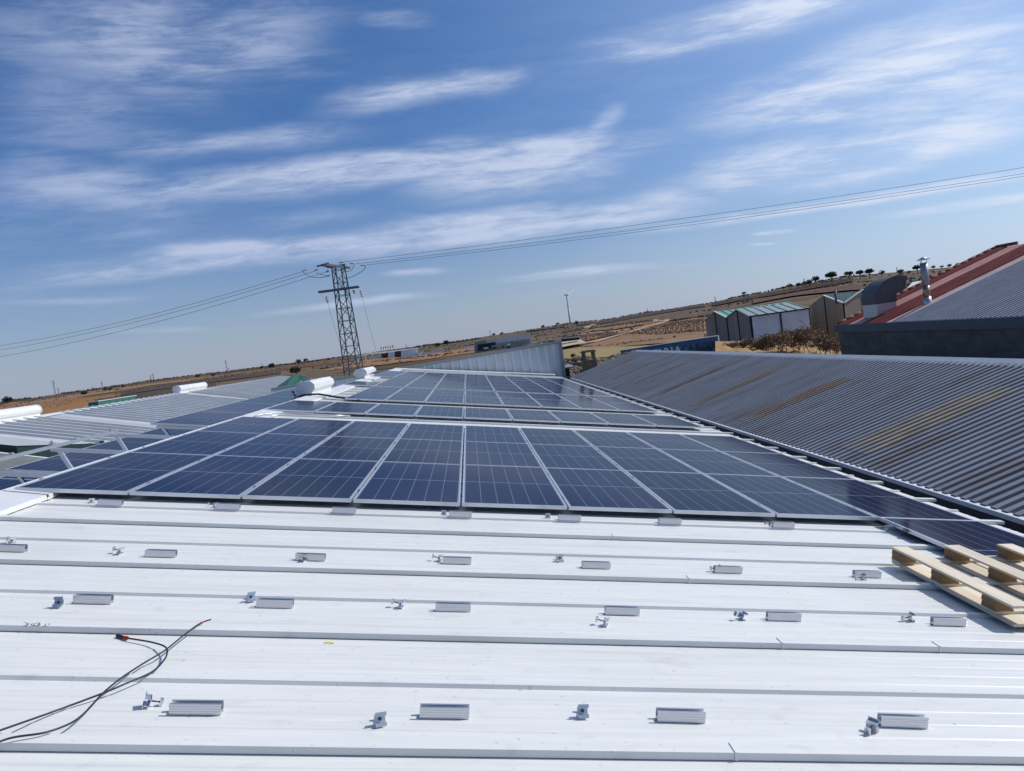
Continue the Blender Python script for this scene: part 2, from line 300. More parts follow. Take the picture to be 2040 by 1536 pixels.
def panel_mat():
    m = bpy.data.materials.new('polycrystalline_cells_under_glass'); m.use_nodes = True; t = m.node_tree; b = t.nodes['Principled BSDF']
    def mth(op, a, c=None, d=None):
        n = t.nodes.new('ShaderNodeMath'); n.operation = op
        for i, v in enumerate((a, c, d)):
            if v is None: continue
            if isinstance(v, (int, float)): n.inputs[i].default_value = v
            else: t.links.new(v, n.inputs[i])
        return n.outputs[0]
    tc = t.nodes.new('ShaderNodeTexCoord'); sp = t.nodes.new('ShaderNodeSeparateXYZ'); t.links.new(tc.outputs['Object'], sp.inputs[0])
    x = sp.outputs[0]; y = sp.outputs[1]
    def lines(v, n0, size, off, wid):      # thin lines every size
        fr = mth('FRACT', mth('DIVIDE', mth('SUBTRACT', v, off), size))
        d = mth('MULTIPLY', mth('MINIMUM', fr, mth('SUBTRACT', 1.0, fr)), size)
        return mth('LESS_THAN', d, wid)
    cx = lines(x, 6, .1585, .0245, .0022); cy = lines(y, 12, .0905, .043, .0009)
    bus = mth('MULTIPLY', lines(x, 1, .1585/5, .0245+.1585/10, .0005), .30)
    mid = mth('LESS_THAN', mth('ABSOLUTE', mth('SUBTRACT', y, 1.135)), .006)
    ex = mth('GREATER_THAN', mth('ABSOLUTE', mth('SUBTRACT', x, .5)), .478)
    ey = mth('GREATER_THAN', mth('ABSOLUTE', mth('SUBTRACT', y, 1.135)), 1.105)
    ln = mth('MAXIMUM', mth('MAXIMUM', mth('MULTIPLY', cx, .62), mth('MULTIPLY', cy, .12)), mth('MAXIMUM', mth('MULTIPLY', mid, .85), mth('MAXIMUM', mth('MULTIPLY', mth('MAXIMUM', ex, ey), .7), mth('MULTIPLY', bus, .25))))
    vo = t.nodes.new('ShaderNodeTexVoronoi'); vo.inputs['Scale'].default_value = 22; t.links.new(tc.outputs['Object'], vo.inputs['Vector'])
    oi = t.nodes.new('ShaderNodeObjectInfo')
    cr = t.nodes.new('ShaderNodeMix'); cr.data_type = 'RGBA'; t.links.new(vo.outputs['Color'], cr.inputs[0])
    cr.inputs[6].default_value = (.004,.009,.036,1); cr.inputs[7].default_value = (.007,.017,.058,1)
    v2 = t.nodes.new('ShaderNodeHueSaturation'); t.links.new(cr.outputs[2], v2.inputs['Color']); t.links.new(mth('MULTIPLY_ADD', oi.outputs['Random'], .5, .75), v2.inputs['Value'])
    mx = t.nodes.new('ShaderNodeMix'); mx.data_type = 'RGBA'; t.links.new(ln, mx.inputs[0]); t.links.new(v2.outputs[0], mx.inputs[6]); mx.inputs[7].default_value = (.30,.36,.46,1)
    t.links.new(mx.outputs[2], b.inputs['Base Color'])
    # dust film makes the reflection uneven
    g = t.nodes.new('ShaderNodeNewGeometry'); n = t.nodes.new('ShaderNodeTexNoise'); n.inputs['Scale'].default_value = 1.1; n.inputs['Detail'].default_value = 6
    t.links.new(g.outputs['Position'], n.inputs['Vector'])
    rr = mth('MULTIPLY_ADD', n.outputs['Fac'], .10, .05)
    b.inputs['Roughness'].default_value = .5; b.inputs['Specular IOR Level'].default_value = 0.0
    b.inputs['Coat Weight'].default_value = .72; b.inputs['Coat IOR'].default_value = 1.13
    t.links.new(rr, b.inputs['Coat Roughness'])
    return m
M['cells'] = panel_mat()
# ------------------------------------------------------------------ the white roof: plane below the camera
SL = 0.18551; CS = math.sqrt(1+SL*SL); ALPHA = math.atan(SL); H0 = 1.6
NRM = Vector((SL, 0, 1)).normalized()
def RP(u, Y, d=0.): return Vector((u/CS, Y, -H0-SL*u/CS)) + NRM*d
def onroof(px, py, d=0.):
    r = ray(px, py); t = -(H0-d*CS)/(r.z+SL*r.x); p = r*t
    q = p - NRM*d; return q.x*CS, p.y
URIDGE, UEAVE = -4.42, 5.19
PITCH = 1.112; Y_MAJ0 = 2.765
GROUND = -8.5
# ------------------------------------------------------------------ terrain
SKYL = [(-60,.45),(-40,.45),(-31.5,.42),(-28.7,.48),(-25.8,.56),(-22.7,.62),(-19.5,.59),(-16,.54),(-12.5,.49),(-8.8,.47),(-5.4,.50),(-1.2,.46),(2.7,.55),(5.5,.6),(8.1,.66),(10.5,.56),(14.3,.68),(18,.72),(21.6,.93),(25,1.10),(28.3,1.22),(31.4,.99),(34.3,.82),(40,.7),(60,.6)]
RIDG = [(-60,2600),(-31,2400),(-15,1900),(0,1300),(12,950),(22,800),(30,760),(60,800)]
def interp(tb, x):
    if x <= tb[0][0]: return tb[0][1]
    for (a, b), (c, d) in zip(tb, tb[1:]):
        if x <= c: t = (x-a)/(c-a); t = t*t*(3-2*t)*.4+t*.6; return b+(d-b)*t
    return tb[-1][1]
def ground_z(x, y):
    r = math.hypot(x, y); az = math.degrees(math.atan2(x, y))
    if y < 0: az = max(-60, min(60, az))
    Rr = interp(RIDG, az); zs = Rr*math.tan(rad(interp(SKYL, az)))
    t = r/Rr
    if t <= 1: z = GROUND + (zs-GROUND)*(t**1.25)
    else: z = zs - (r-Rr)*.004
    amp = min(1, max(0, (r-90)/200))
    n = noise.noise(Vector((x/130, y/130, 3)))*1.4 + noise.noise(Vector((x/45, y/45, 9)))*.5
    if t > .85: n *= max(.15, 1-(t-.85)*6)
    return z + amp*n
def hit(px, py, off=0.):
    """point where the sight line through this spot meets the terrain"""
    r = ray(px, py); r = r/math.hypot(r.x, r.y); a = 20.; step = 4.
    while a < 4000:
        if (r*a).z - ground_z(r.x*a, r.y*a) < 0:
            lo, hi = a-step, a
            for _ in range(14):
                m_ = (lo+hi)/2
                if (r*m_).z - ground_z(r.x*m_, r.y*m_) < 0: hi = m_
                else: lo = m_
            p = r*hi; p.z = ground_z(p.x, p.y)+off; return p
        a += step; step = max(4., a*.01)
    p = r*interp(RIDG, math.degrees(math.atan2(r.x, r.y))); p.z = ground_z(p.x, p.y)+off; return p
g = MB(); azs = [-180+i*6 for i in range(20)]+[-60+i*.5 for i in range(241)]+[66+i*6 for i in range(20)]
azs = [a for a in azs if a <= 180]
rs = [0.5]; r_ = 18.
while r_ < 14000: rs.append(r_); r_ *= 1.045
for r_ in rs:
    for a in azs:
        x = r_*math.sin(rad(a)); y = r_*math.cos(rad(a)); g.v.append((x, y, ground_z(x, y)))
na = len(azs)
for i in range(len(rs)-1):
    for j in range(na-1): g.f.append((i*na+j, i*na+j+1, (i+1)*na+j+1, (i+1)*na+j)); g.s.append(True)
def ground_mat():
    m = bpy.data.materials.new('dry_scrub_and_soil'); m.use_nodes = True; t = m.node_tree; b = t.nodes['Principled BSDF']; b.inputs['Roughness'].default_value = 1; b.inputs['Specular IOR Level'].default_value = .05
    gg = t.nodes.new('ShaderNodeNewGeometry')
    def ns(scale, det, st=(1,1,1)):
        mp = t.nodes.new('ShaderNodeMapping'); mp.inputs['Scale'].default_value = st; t.links.new(gg.outputs['Position'], mp.inputs[0])
        n = t.nodes.new('ShaderNodeTexNoise'); n.inputs['Scale'].default_value = scale; n.inputs['Detail'].default_value = det; n.inputs['Roughness'].default_value = .65
        t.links.new(mp.outputs[0], n.inputs['Vector']); return n.outputs['Fac']
    r = t.nodes.new('ShaderNodeValToRGB'); e = r.color_ramp.elements
    e[0].position = .30; e[0].color = (.085,.066,.054,1); e[1].position = .72; e[1].color = (.27,.175,.11,1)  # browns desaturated to stand in for distance haze
    for p, c in ((.42,(.125,.092,.07,1)),(.5,(.20,.14,.09,1)),(.58,(.14,.105,.078,1))):
        k = e.new(p); k.color = c
    t.links.new(ns(.012, 6, (1,1.6,1)), r.inputs[0])
    r2 = t.nodes.new('ShaderNodeMapRange'); t.links.new(ns(.16, 6), r2.inputs[0]); r2.inputs['From Min'].default_value = .5; r2.inputs['From Max'].default_value = .62
    r2.inputs['To Max'].default_value = .8
    mx = t.nodes.new('ShaderNodeMix'); mx.data_type = 'RGBA'; t.links.new(r2.outputs[0], mx.inputs[0]); t.links.new(r.outputs[0], mx.inputs[6]); mx.inputs[7].default_value = (.075,.058,.045,1)
    t.links.new(mx.outputs[2], b.inputs['Base Color']); return m
tag(g.build('terrain', ground_mat()), kind='structure')
def patch(name, quad, mat, off=.35, n=14, m_=8):
    """a field: four outline corners draped on the terrain"""
    P = [hit(*q) for q in quad]; b = MB()
    for j in range(m_+1):
        for i in range(n+1):
            s, t = i/n, j/m_
            p = (P[0]*(1-s)+P[1]*s)*(1-t)+(P[3]*(1-s)+P[2]*s)*t
            b.v.append((p.x, p.y, ground_z(p.x, p.y)+off))
    for j in range(m_):
        for i in range(n): b.f.append((j*(n+1)+i, j*(n+1)+i+1, (j+1)*(n+1)+i+1, (j+1)*(n+1)+i)); b.s.append(True)
    return tag(b.build(name, mat), kind='structure'), P
def soil(name, a, b, st=(1,1,1), sc=.25):
    return new_mat(name, a, 1., spec=.05, c2=b, vscale=sc, vstretch=st, coord='World', detail=8)
S_or = soil('orange_ploughed_soil', (.37,.205,.11), (.26,.145,.08)); S_br = soil('brown_ploughed_soil', (.32,.20,.115), (.22,.135,.08))
S_gr = soil('dry_grass', (.36,.27,.135), (.27,.21,.10), sc=.4); S_tr = soil('pale_track_gravel', (.48,.36,.24), (.38,.28,.18)); S_cr = soil('cream_spoil', (.55,.47,.35), (.42,.35,.25))
S_dk = soil('dark_scrub_ground', (.10,.07,.048), (.055,.042,.03)); S_tan = soil('tan_dry_bank', (.42,.28,.14), (.26,.16,.08), sc=.6)  # the bank's tan is its own dry-grass colour
field_o, FP = patch('field', [(1215,672),(1408,668),(1408,633),(1338,642)], S_or)
patch('field', [(1120,700),(1400,680),(1405,664),(1250,667)], S_br, .3)
patch('field', [(1120,690),(1240,664),(1330,640),(1160,664)], S_or, .3)
patch('grass_field', [(1118,735),(1330,712),(1300,690),(1118,697)], S_gr, .3)
patch('scrub_strip', [(1420,606),(1700,556),(1700,562),(1420,611)][::-1], S_dk, .8, 30, 3)
patch('hill_soil', [(1500,607),(1720,580),(1720,569),(1500,597)], soil('red_brown_hill_soil', (.17,.105,.08), (.10,.065,.052), sc=.2), .7, 24, 4)
patch('field', [(1160,663),(1320,641),(1320,636),(1200,650)], S_br, .4)
patch('field', [(0,822),(230,775),(225,765),(0,806)], S_or, .3, 24)
patch('field', [(225,778),(560,738),(560,730),(225,768)], soil('ochre_soil', (.27,.16,.085), (.15,.095,.06)), .3, 24)
patch('field', [(640,740),(960,702),(955,692),(700,722)], S_or, .3, 20)
patch('field', [(0,812),(240,771),(300,757),(0,804)], soil('ochre_stubble', (.33,.19,.10), (.20,.12,.07)), .25, 20)
patch('dry_bank', [(1440,712),(1700,712),(1690,694),(1440,694)], S_tan, .3)
patch('spoil_heap', [(1118,700),(1170,690),(1150,680),(1118,684)], S_cr, 1.2)
patch('field', [(0,846),(240,802),(240,783),(0,811)], soil('bright_orange_soil', (.36,.19,.085), (.25,.13,.06)), .4, 24, 8)
patch('scrub_strip', [(190,818),(430,776),(430,764),(190,797)], soil('dry_grey_scrub', (.12,.092,.07), (.06,.047,.038), sc=.5), .5, 24, 6)
patch('scrub_strip', [(0,803),(560,727),(560,730),(0,807)], S_dk, .5, 30, 3)
patch('field', [(60,801),(420,751),(420,754),(60,806)], soil('light_stubble', (.34,.22,.13), (.24,.15,.09)), .6, 24, 3)
patch('scrub_strip', [(230,790),(560,745),(560,737),(230,778)], soil('grey_brown_scrub', (.12,.09,.07), (.07,.05,.04), sc=.5), .5, 24, 4)
patch('field', [(560,738),(700,722),(700,716),(560,731)], soil('red_brown_soil', (.20,.11,.065), (.12,.07,.045)), .5, 20, 3)
patch('scrub_strip', [(700,742),(1110,700),(1110,690),(700,733)], soil('olive_scrub', (.13,.10,.06), (.08,.055,.035), sc=.5), .2, 24, 4)
patch('scrub_strip', [(1150,650),(1400,612),(1400,603),(1150,646)], soil('purple_brown_scrub', (.11,.082,.068), (.065,.05,.042), sc=.3), .6, 24, 4)
def road(name, pts, w, mat, off=.5):
    P = [hit(*p) for p in pts]; b = MB(); Q = []
    for a, c in zip(P, P[1:]):
        k = max(2, int((c-a).length/8))
        for i in range(k): Q.append(a.lerp(c, i/k))
    Q.append(P[-1])
    for i, p in enumerate(Q):
        d = Q[min(i+1, len(Q)-1)]-Q[max(i-1, 0)]; nrm = Vector((d.y, -d.x, 0)).normalized()*w/2
        for s in (-1, 1): q = p+nrm*s; b.v.append((q.x, q.y, ground_z(q.x, q.y)+off))
    for i in range(len(Q)-1): b.f.append((2*i, 2*i+1, 2*i+3, 2*i+2)); b.s.append(True)
    return tag(b.build(name, mat), kind='structure')
road('dirt_track', [(1118,693),(1180,684),(1246,666),(1300,650),(1325,642),(1336,639),(1300,638.5)], 5, S_tr)
road('dirt_track', [(1165,658),(1190,640)], 5, S_tr); road('dirt_track', [(110,790),(300,761),(560,728)], 5, S_tr)
def scatter_line(b, pts, n, r, seed, jit=.9):
    rnd = random.Random(seed); P = [hit(*p) for p in pts]
    for i in range(n):
        t = rnd.random()*(len(P)-1); k = min(int(t), len(P)-2); p = P[k].lerp(P[k+1], t-k)
        x = p.x+rnd.gauss(0, jit); y = p.y+rnd.gauss(0, jit); rr = r*rnd.uniform(.5, 1.3)
        b.blob((x, y, ground_z(x, y)+rr*.5), rr, .8, rnd.random()*1e6)
hedge = MB()
for i, (pts, n, r) in enumerate([([(0,803),(200,773),(400,746),(600,722),(700,709)],420,1.6),([(700,709),(900,682),(1100,650),(1300,620)],300,1.0),([(1450,592),(1560,574),(1700,549)],160,1.0),([(0,797),(60,789)],50,4.0),([(120,785),(250,768)],70,2.6),([(560,728),(660,716)],70,2.2),([(430,748),(560,731)],110,1.4),([(830,691),(960,674)],120,1.8),([(1050,662),(1130,652)],90,1.4),([(1248,667),(1330,666),(1405,661)],190,.5),([(1120,664),(1200,652),(1320,638)],190,.9),([(1175,661),(1280,650)],120,.8),([(1120,697),(1230,688),(1330,676)],120,.4),([(0,809),(120,792),(240,776)],140,1.2),([(250,783),(400,757),(560,735)],200,1.2),([(640,735),(800,716),(940,700)],140,.9),([(1340,640),(1410,632)],60,.9)]):
    scatter_line(hedge, pts, n, r, 50+i)
tag(hedge.build('hedgerow_scrub', M['scrub']), 'dark scrubby hedgerows lining the field edges on the hillside', 'scrub', kind='stuff')
sc = MB(); rnd = random.Random(3)
for i in range(4200):
    az = rad(rnd.uniform(-34, 36)); Rr = interp(RIDG, math.degrees(az)); r_ = Rr*rnd.uniform(.22, 1.0)**.8
    x, y = r_*math.sin(az), r_*math.cos(az)
    if noise.noise(Vector((x/90, y/90, 5))) < -.02: continue
    rr = rnd.uniform(.25, .85)*(1+r_/1800); sc.blob((x, y, ground_z(x, y)+rr*.4), rr, .75, i)
tag(sc.build('hillside_scrub', M['scrub']), 'low brown scrub dotted over the dry hillside', 'scrub', kind='stuff')
vy = MB(); rnd = random.Random(4)
def vines(quad, nx, ny, r, seed):
    P = [hit(*q) for q in quad]; rd = random.Random(seed)
    for j in range(ny):
        for i in range(nx):
            s, t = (i+.5)/nx, (j+.5)/ny; p = (P[0]*(1-s)+P[1]*s)*(1-t)+(P[3]*(1-s)+P[2]*s)*t
            if rd.random() < .08: continue
            x, y = p.x+rd.gauss(0,.3), p.y+rd.gauss(0,.3); vy.blob((x, y, ground_z(x, y)+.35+r*.6), r*rd.uniform(.7,1.2), .8, rd.random()*1e6)
vines([(1225,670),(1405,665),(1405,636),(1338,644)], 60, 20, .21, 1)
vines([(1130,688),(1235,668),(1215,662),(1120,672)], 45, 14, .25, 2)
vines([(5,832),(240,790),(235,778),(0,808)], 44, 9, .5, 3)
vines([(1130,660),(1300,642),(1300,638),(1150,656)], 40, 5, .36, 5)
tag(vy.build('vineyard_rows', M['scrub']), 'rows of small bare vines on the orange fields', 'vines', kind='stuff')
# ------------------------------------------------------------------ our warehouse with the white roof
wh = empty('warehouse', (-4.4, -1.5, GROUND))
tag(wh, 'long white warehouse with ribbed sheet roof carrying the blue solar arrays', 'building')
INV = Matrix.Translation(-Vector((-4.4, -1.5, GROUND)))
def wbuild(mb, name, mat, parent=None, bevel=0):
    mb.v = [tuple(Vector(v)+Vector((4.4, 1.5, -GROUND))) for v in mb.v]
    return mb.build(name, mat, parent or wh, bevel)
def roof_profile():
    """cross-section along Y of one sheet, starting behind a big rib"""
    p = [(0,.0)]
    y = .07
    for k in range(4): p += [(y,0),(y+.006,.0022),(y+.018,.0022),(y+.024,0)]; y += .118
    p += [(.575,0),(.583,.018),(.615,.020),(.640,0)]
    y = .70
    for k in range(4): p += [(y,0),(y+.006,.0022),(y+.018,.0022),(y+.024,0)]; y += .108
    p += [(PITCH,.0)]
    return p
def roof_sheet(u0, u1, side=1):
    b = MB(); pr = roof_profile(); us = [u0, u1]
    for u in us:
        for (y, z) in pr: b.v.append((u, y, z))
    n = len(pr)
    for i in range(n-1): b.f.append((i, n+i, n+i+1, i+1)); b.s.append(False)
    ln = len(b.v)
    return b
sheet_me = roof_sheet(URIDGE, UEAVE).mesh('roof_sheet'); sheet_me.materials.append(M['white'])
sheet_l = roof_sheet(0, 9.6).mesh('roof_sheet'); sheet_l.materials.append(M['white'])
cb = MB(); cb.box((URIDGE, 0, .004), (UEAVE+.09, .070, .034)); cb.box((URIDGE, .012, -.002), (UEAVE, .06, .006))
cap_me = cb.mesh('rib_cap'); cap_me.materials.append(M['white'])
clipb = MB(); clipb.box((-.006, -.004, .004), (.006, .074, .038))
clip_me = clipb.mesh('clip'); clip_me.materials.append(M['white'])
RZERO = Vector((4.4, 1.5, -H0-GROUND))
caps = []
for k in range(-4, 37):
    y0 = Y_MAJ0+PITCH*k
    o = inst(sheet_me, 'roof_sheet', wh, RZERO+Vector((0, y0, 0)), (0, ALPHA, 0))
    c = inst(cap_me, 'rib_cap', wh, RZERO+Vector((0, y0-.0, 0)), (0, ALPHA, 0)); caps.append((k, c))
for k, c in caps:
    for (kk, px, py) in [(0,1465,1515),(1,1558,1293),(1,1875,1302),(2,1372,1161),(3,1220,1074)]:
        if kk == k:
            u, Y = onroof(px, py); inst(clip_me, 'clip', c, (u, 0, 0))
# left slope (falls away behind the ridge)
XR = URIDGE/CS; ZR = -H0-SL*XR
for k in range(-4, 37):
    y0 = Y_MAJ0+PITCH*k
    o = inst(sheet_l, 'roof_sheet', wh, (4.4+XR, 1.5+y0, ZR-GROUND), (0, math.pi-ALPHA, 0)); o.scale = (1,1,-1)
b = MB(); ye0, ye1 = Y_MAJ0-4*PITCH, Y_MAJ0+37*PITCH
pe = RP(UEAVE, 0)
b.box((pe.x-.25, ye0, GROUND), (pe.x-.08, ye1, pe.z-.12)); b.box((XR-9.2, ye0, GROUND), (XR-9.0, ye1, ZR-9.1*SL-.1))
b.prism([(XR-9.1, ye1-.2, GROUND), (pe.x-.2, ye1-.2, GROUND), (pe.x-.2, ye1-.2, pe.z-.14), (XR, ye1-.2, ZR-.12), (XR-9.1, ye1-.2, ZR-9.1*SL-.12)], (0,.15,0))
b.prism([(XR-9.1, ye0+.2, GROUND), (pe.x-.2, ye0+.2, GROUND), (pe.x-.2, ye0+.2, pe.z-.14), (XR, ye0+.2, ZR-.12), (XR-9.1, ye0+.2, ZR-9.1*SL-.12)], (0,-.15,0))
wbuild(b, 'wall', M['parapet'])
b = MB()      # eave trim under the sheets
for z0, z1, w in ((-.10,-.004,.0),): b.prism([RP(UEAVE-.30,ye0,z0), RP(UEAVE-.02,ye0,z0), RP(UEAVE-.02,ye0,z1), RP(UEAVE-.30,ye0,z1)], (0, ye1-ye0, 0))
wbuild(b, 'eave_trim', M['whitecap'])
# ridge capping pieces
y = -.4
capb = [( -.4, 3.95), (3.93, 6.86), (6.90, 10.4),(10.38,13.9),(13.88,17.2),(17.18,19.6),(22.9,26.4),(26.4,29.6),(33.6,37.1),(37.1,40.6),(40.6,43.6)]
for i, (ya, yb) in enumerate(capb):
    b = MB(); dz = .002*(i % 2)
    uc = URIDGE+.40; top = [RP(URIDGE, ya, .075+dz), RP(uc, ya, .052+dz), RP(uc+.012, ya, .012), RP(uc, ya, .010), RP(uc-.012, ya, .045+dz), RP(URIDGE, ya, .068+dz)]
    lp = [Vector((2*XR-p.x, p.y, p.z)) for p in (RP(URIDGE, ya, .075+dz), RP(uc, ya, .052+dz), RP(uc, ya, .045+dz), RP(URIDGE, ya, .068+dz))]
    b.prism(top, (0, yb-ya, 0)); b.prism(lp[::-1], (0, yb-ya, 0))
    wbuild(b, 'ridge_cap', M['whitecap'] if i != 1 else M['whitecap'])
b = MB()     # ochre sealant foam stubs where the capping pieces meet
for yy in (3.93, 6.88, 14.6):
    for k in range(5): b.blob(RP(URIDGE+.40+random.uniform(-.02,.03), yy+random.uniform(-.03,.03), .018), .018, .8, k)
wbuild(b, 'sealant', M['cream'])
# handwriting in black marker beside the second big rib and a yellow mark
def stroke(b, pts, w=.004, dd=.0347):
    P = [RP(*onroof(p[0], p[1]-(6 if dd > .03 else 0), dd), dd) for p in pts]
    for a, c in zip(P, P[1:]):
        d = (c-a).normalized(); s = d.cross(NRM)*w/2; b.add([a-s, c-s, c+s, a+s], [(0,1,2,3)])
b = MB()
stroke(b, [(47,1246),(54,1247),(55,1250),(50,1252),(46,1253.5),(52,1253.5),(56,1248)])
stroke(b, [(56,1250),(60,1248)]); stroke(b, [(67,1247),(62,1250),(66,1253.5)])
stroke(b, [(72,1247),(78,1246.5),(80,1250),(76,1253.5),(70,1253.5),(67,1250.5),(72,1247)]); stroke(b, [(73,1249),(77,1249),(76,1252),(71,1252)])
stroke(b, [(84,1253),(95,1253.5)]); stroke(b, [(89,1254),(91,1249)]); stroke(b, [(99,1248),(97,1251)])
wbuild(b, 'marker_writing', M['ink'])
b = MB(); stroke(b, [(645,1280),(655,1279),(666,1281)], .008, .0028); stroke(b, [(645,1282),(658,1283),(664,1280.5),(655,1284)], .007, .0028); wbuild(b, 'marker_stroke', M['yellow'])
# end parapet: vertical cladding across the far end of the roof
ppts = [(5.72,46.3,-.54),(-4.4,43.6,-.80),(-11.2,42.0,-.93)]
b = MB()
for (x0,y0,z0),(x1,y1,z1) in zip(ppts, ppts[1:]):
    L = math.hypot(x1-x0, y1-y0); n = int(L/.55)
    d = Vector((x1-x0, y1-y0, 0))/L; nn = Vector((d.y, -d.x, 0)); 
    if nn.y > 0: nn = -nn
    for i in range(n):
        for (f0, f1, dep0, dep1) in ((0,.62,0,0),(.62,.66,0,.07),(.66,.90,.07,.07),(.90,1,.07,0)):
            a = Vector((x0,y0,0)) + d*(L*(i+f0)/n); c = Vector((x0,y0,0)) + d*(L*(i+f1)/n)
            za = z0+(z1-z0)*(i+f0)/n; zc = z0+(z1-z0)*(i+f1)/n; a = a+nn*dep0; c = c+nn*dep1
            b.add([(a.x,a.y,-6),(c.x,c.y,-6),(c.x,c.y,zc-.02),(a.x,a.y,za-.02)], [(0,1,2,3)])
par = b.build('parapet_wall', M['parapet']); tag(par, 'pale grey vertically ribbed parapet wall across the far end of the solar arrays', 'wall')
b = MB()
for (x0,y0,z0),(x1,y1,z1) in zip(ppts, ppts[1:]): b.bar((x0,y0+.08,z0),(x1,y1+.08,z1), .30, .16)
b.bar((5.74,46.32,-.5),(5.74,46.32,-5), .2,.2)
b.build('coping', M['parcap'], par)
# the slope-foot flashing between the array and the parapet
b = MB(); b.prism([RP(URIDGE,42.6,.08),RP(5.0,44.6,.08),RP(5.2,45.9,.08),RP(URIDGE,43.4,.10)], Vector((0,0,-.06))); wbuild(b, 'flashing', M['whitecap'])
# ------------------------------------------------------------------ solar panels
PW, PL = 1.0, 2.27
b = MB(); fw, th = .016, .034
for (x0,y0,x1,y1) in ((0,0,PW,fw),(0,PL-fw,PW,PL),(0,fw,fw,PL-fw),(PW-fw,fw,PW,PL-fw)): b.box((x0,y0,-th),(x1,y1,0))
frame_me = b.mesh('frame'); frame_me.materials.append(M['frame'])
b = MB(); b.box((fw,fw,-.012),(PW-fw,PL-fw,-.003)); glass_me = b.mesh('glass'); glass_me.materials.append(M['cells'])
b = MB(); b.box((-.021,-.025,-.03),(.002,.025,.0015)); b.tube([(-.010,0,.0015),(-.010,0,.006)], .006, 6); clampme = b.mesh('clamp'); clampme.materials.append(new_mat('clamp_steel', (.16,.165,.18), .45, metal=.3))
b = MB(); b.box((.35,PL/2-.06,-.03),(.6,PL/2+.06,-.013)); jb_me = b.mesh('junction_box'); jb_me.materials.append(M['bolt'])
def solar_panel(label, clamps=True, junction=False):
    r = empty('solar_panel'); tag(r, label, 'solar panel')
    inst(frame_me, 'frame', r); inst(glass_me, 'glass', r)
    if clamps:
        for yy in (.45, 1.82): inst(clampme, 'clamp', r, (0, yy, 0))
    return r
proto = solar_panel('x'); first = [True]
def place_panel(label, loc, rot, group, scale=None):
    o = proto if first[0] else copy_tree(proto); first[0] = False
    o['label'] = label; o['group'] = group; o.location = loc; o.rotation_euler = rot
    if scale: o.scale = scale
    rr = random.Random(label); o.rotation_euler = (rot[0]+rr.uniform(-.0012,.0012), rot[1]+rr.uniform(-.0025,.0025), rot[2]+rr.uniform(-.001,.001))
    return o
PD = .088
U0 = -4.36; CP = 1.02
def colname(c, ncols, c0=0):
    i = c-c0
    return 'column beside the ridge' if i == 0 else ('column along the gutter' if c == 8 else ORD[i]+' column from the ridge')
for c in range(9):
    for r_ in range(3):
        rn = ('front','middle','back')[r_]
        place_panel('solar panel, nearest array, %s row, %s' % (rn, colname(c, 9)), RP(U0+CP*c, 6.97+2.285*r_, PD), (0, ALPHA, 0), 'solar panels of the nearest array')
place_panel('single solar panel jutting out in front of the nearest array, partly under the pallet', RP(U0+CP*8, 6.97-2.285, PD), (0, ALPHA, 0), 'solar panels of the nearest array')
for c in range(9):
    place_panel('solar panel, single row behind the white walkway, %s' % colname(c, 9), RP(U0-.02+CP*c, 15.42, PD), (0, ALPHA, 0), 'solar panels of the single row', (1,1.08,1))
for c in range(1, 9):
    for r_ in range(2):
        place_panel('solar panel, two row array, %s row, %s' % (('front','back')[r_], colname(c, 9, 1)), RP(U0-.03+CP*c, 19.2+2.76*r_, PD), (0, ALPHA, 0), 'solar panels of the two row array', (1,1.20,1))
for c in range(0, 9):
    for r_ in range(6):
        if c == 0 and r_ in (1, 2): continue
        place_panel('solar panel, farthest array, %s row, %s' % (ORD[r_], colname(c, 9)), RP(U0-.04+CP*c, 25.2+2.285*r_, PD), (0, ALPHA, 0), 'solar panels of the farthest array')
# tilted rows on the far side of the ridge: long side along the ridge
TA = math.radians(11)
def tilt_row(xb, zb, n0, n1, ystart, which, skip=()):
    for i in range(n0, n1):
        if i in skip: continue
        # panel local +X points down-slope to the right; the left edge is the high one
        xt = xb-PW*math.cos(TA); zt = zb+PW*math.sin(TA)
        place_panel('tilted solar panel %s, %s from the near end' % (which, ORD[i-n0]), (xt, ystart+2.29*i, zt), (0, TA, 0), 'solar panels tilted up behind the ridge')
ROWS = [(-4.47, -.745, 12.75, 0, 5, 'just left of the ridge'), (-6.32, -.93-.19+.02, 11.75, 0, 9, 'in the second row left of the ridge'), (-8.17, -1.46, 12.2, 0, 8, 'in the third row left of the ridge')]
for (xb, zb, ys, a, n, w) in ROWS: tilt_row(xb, zb, a, n, ys, w)
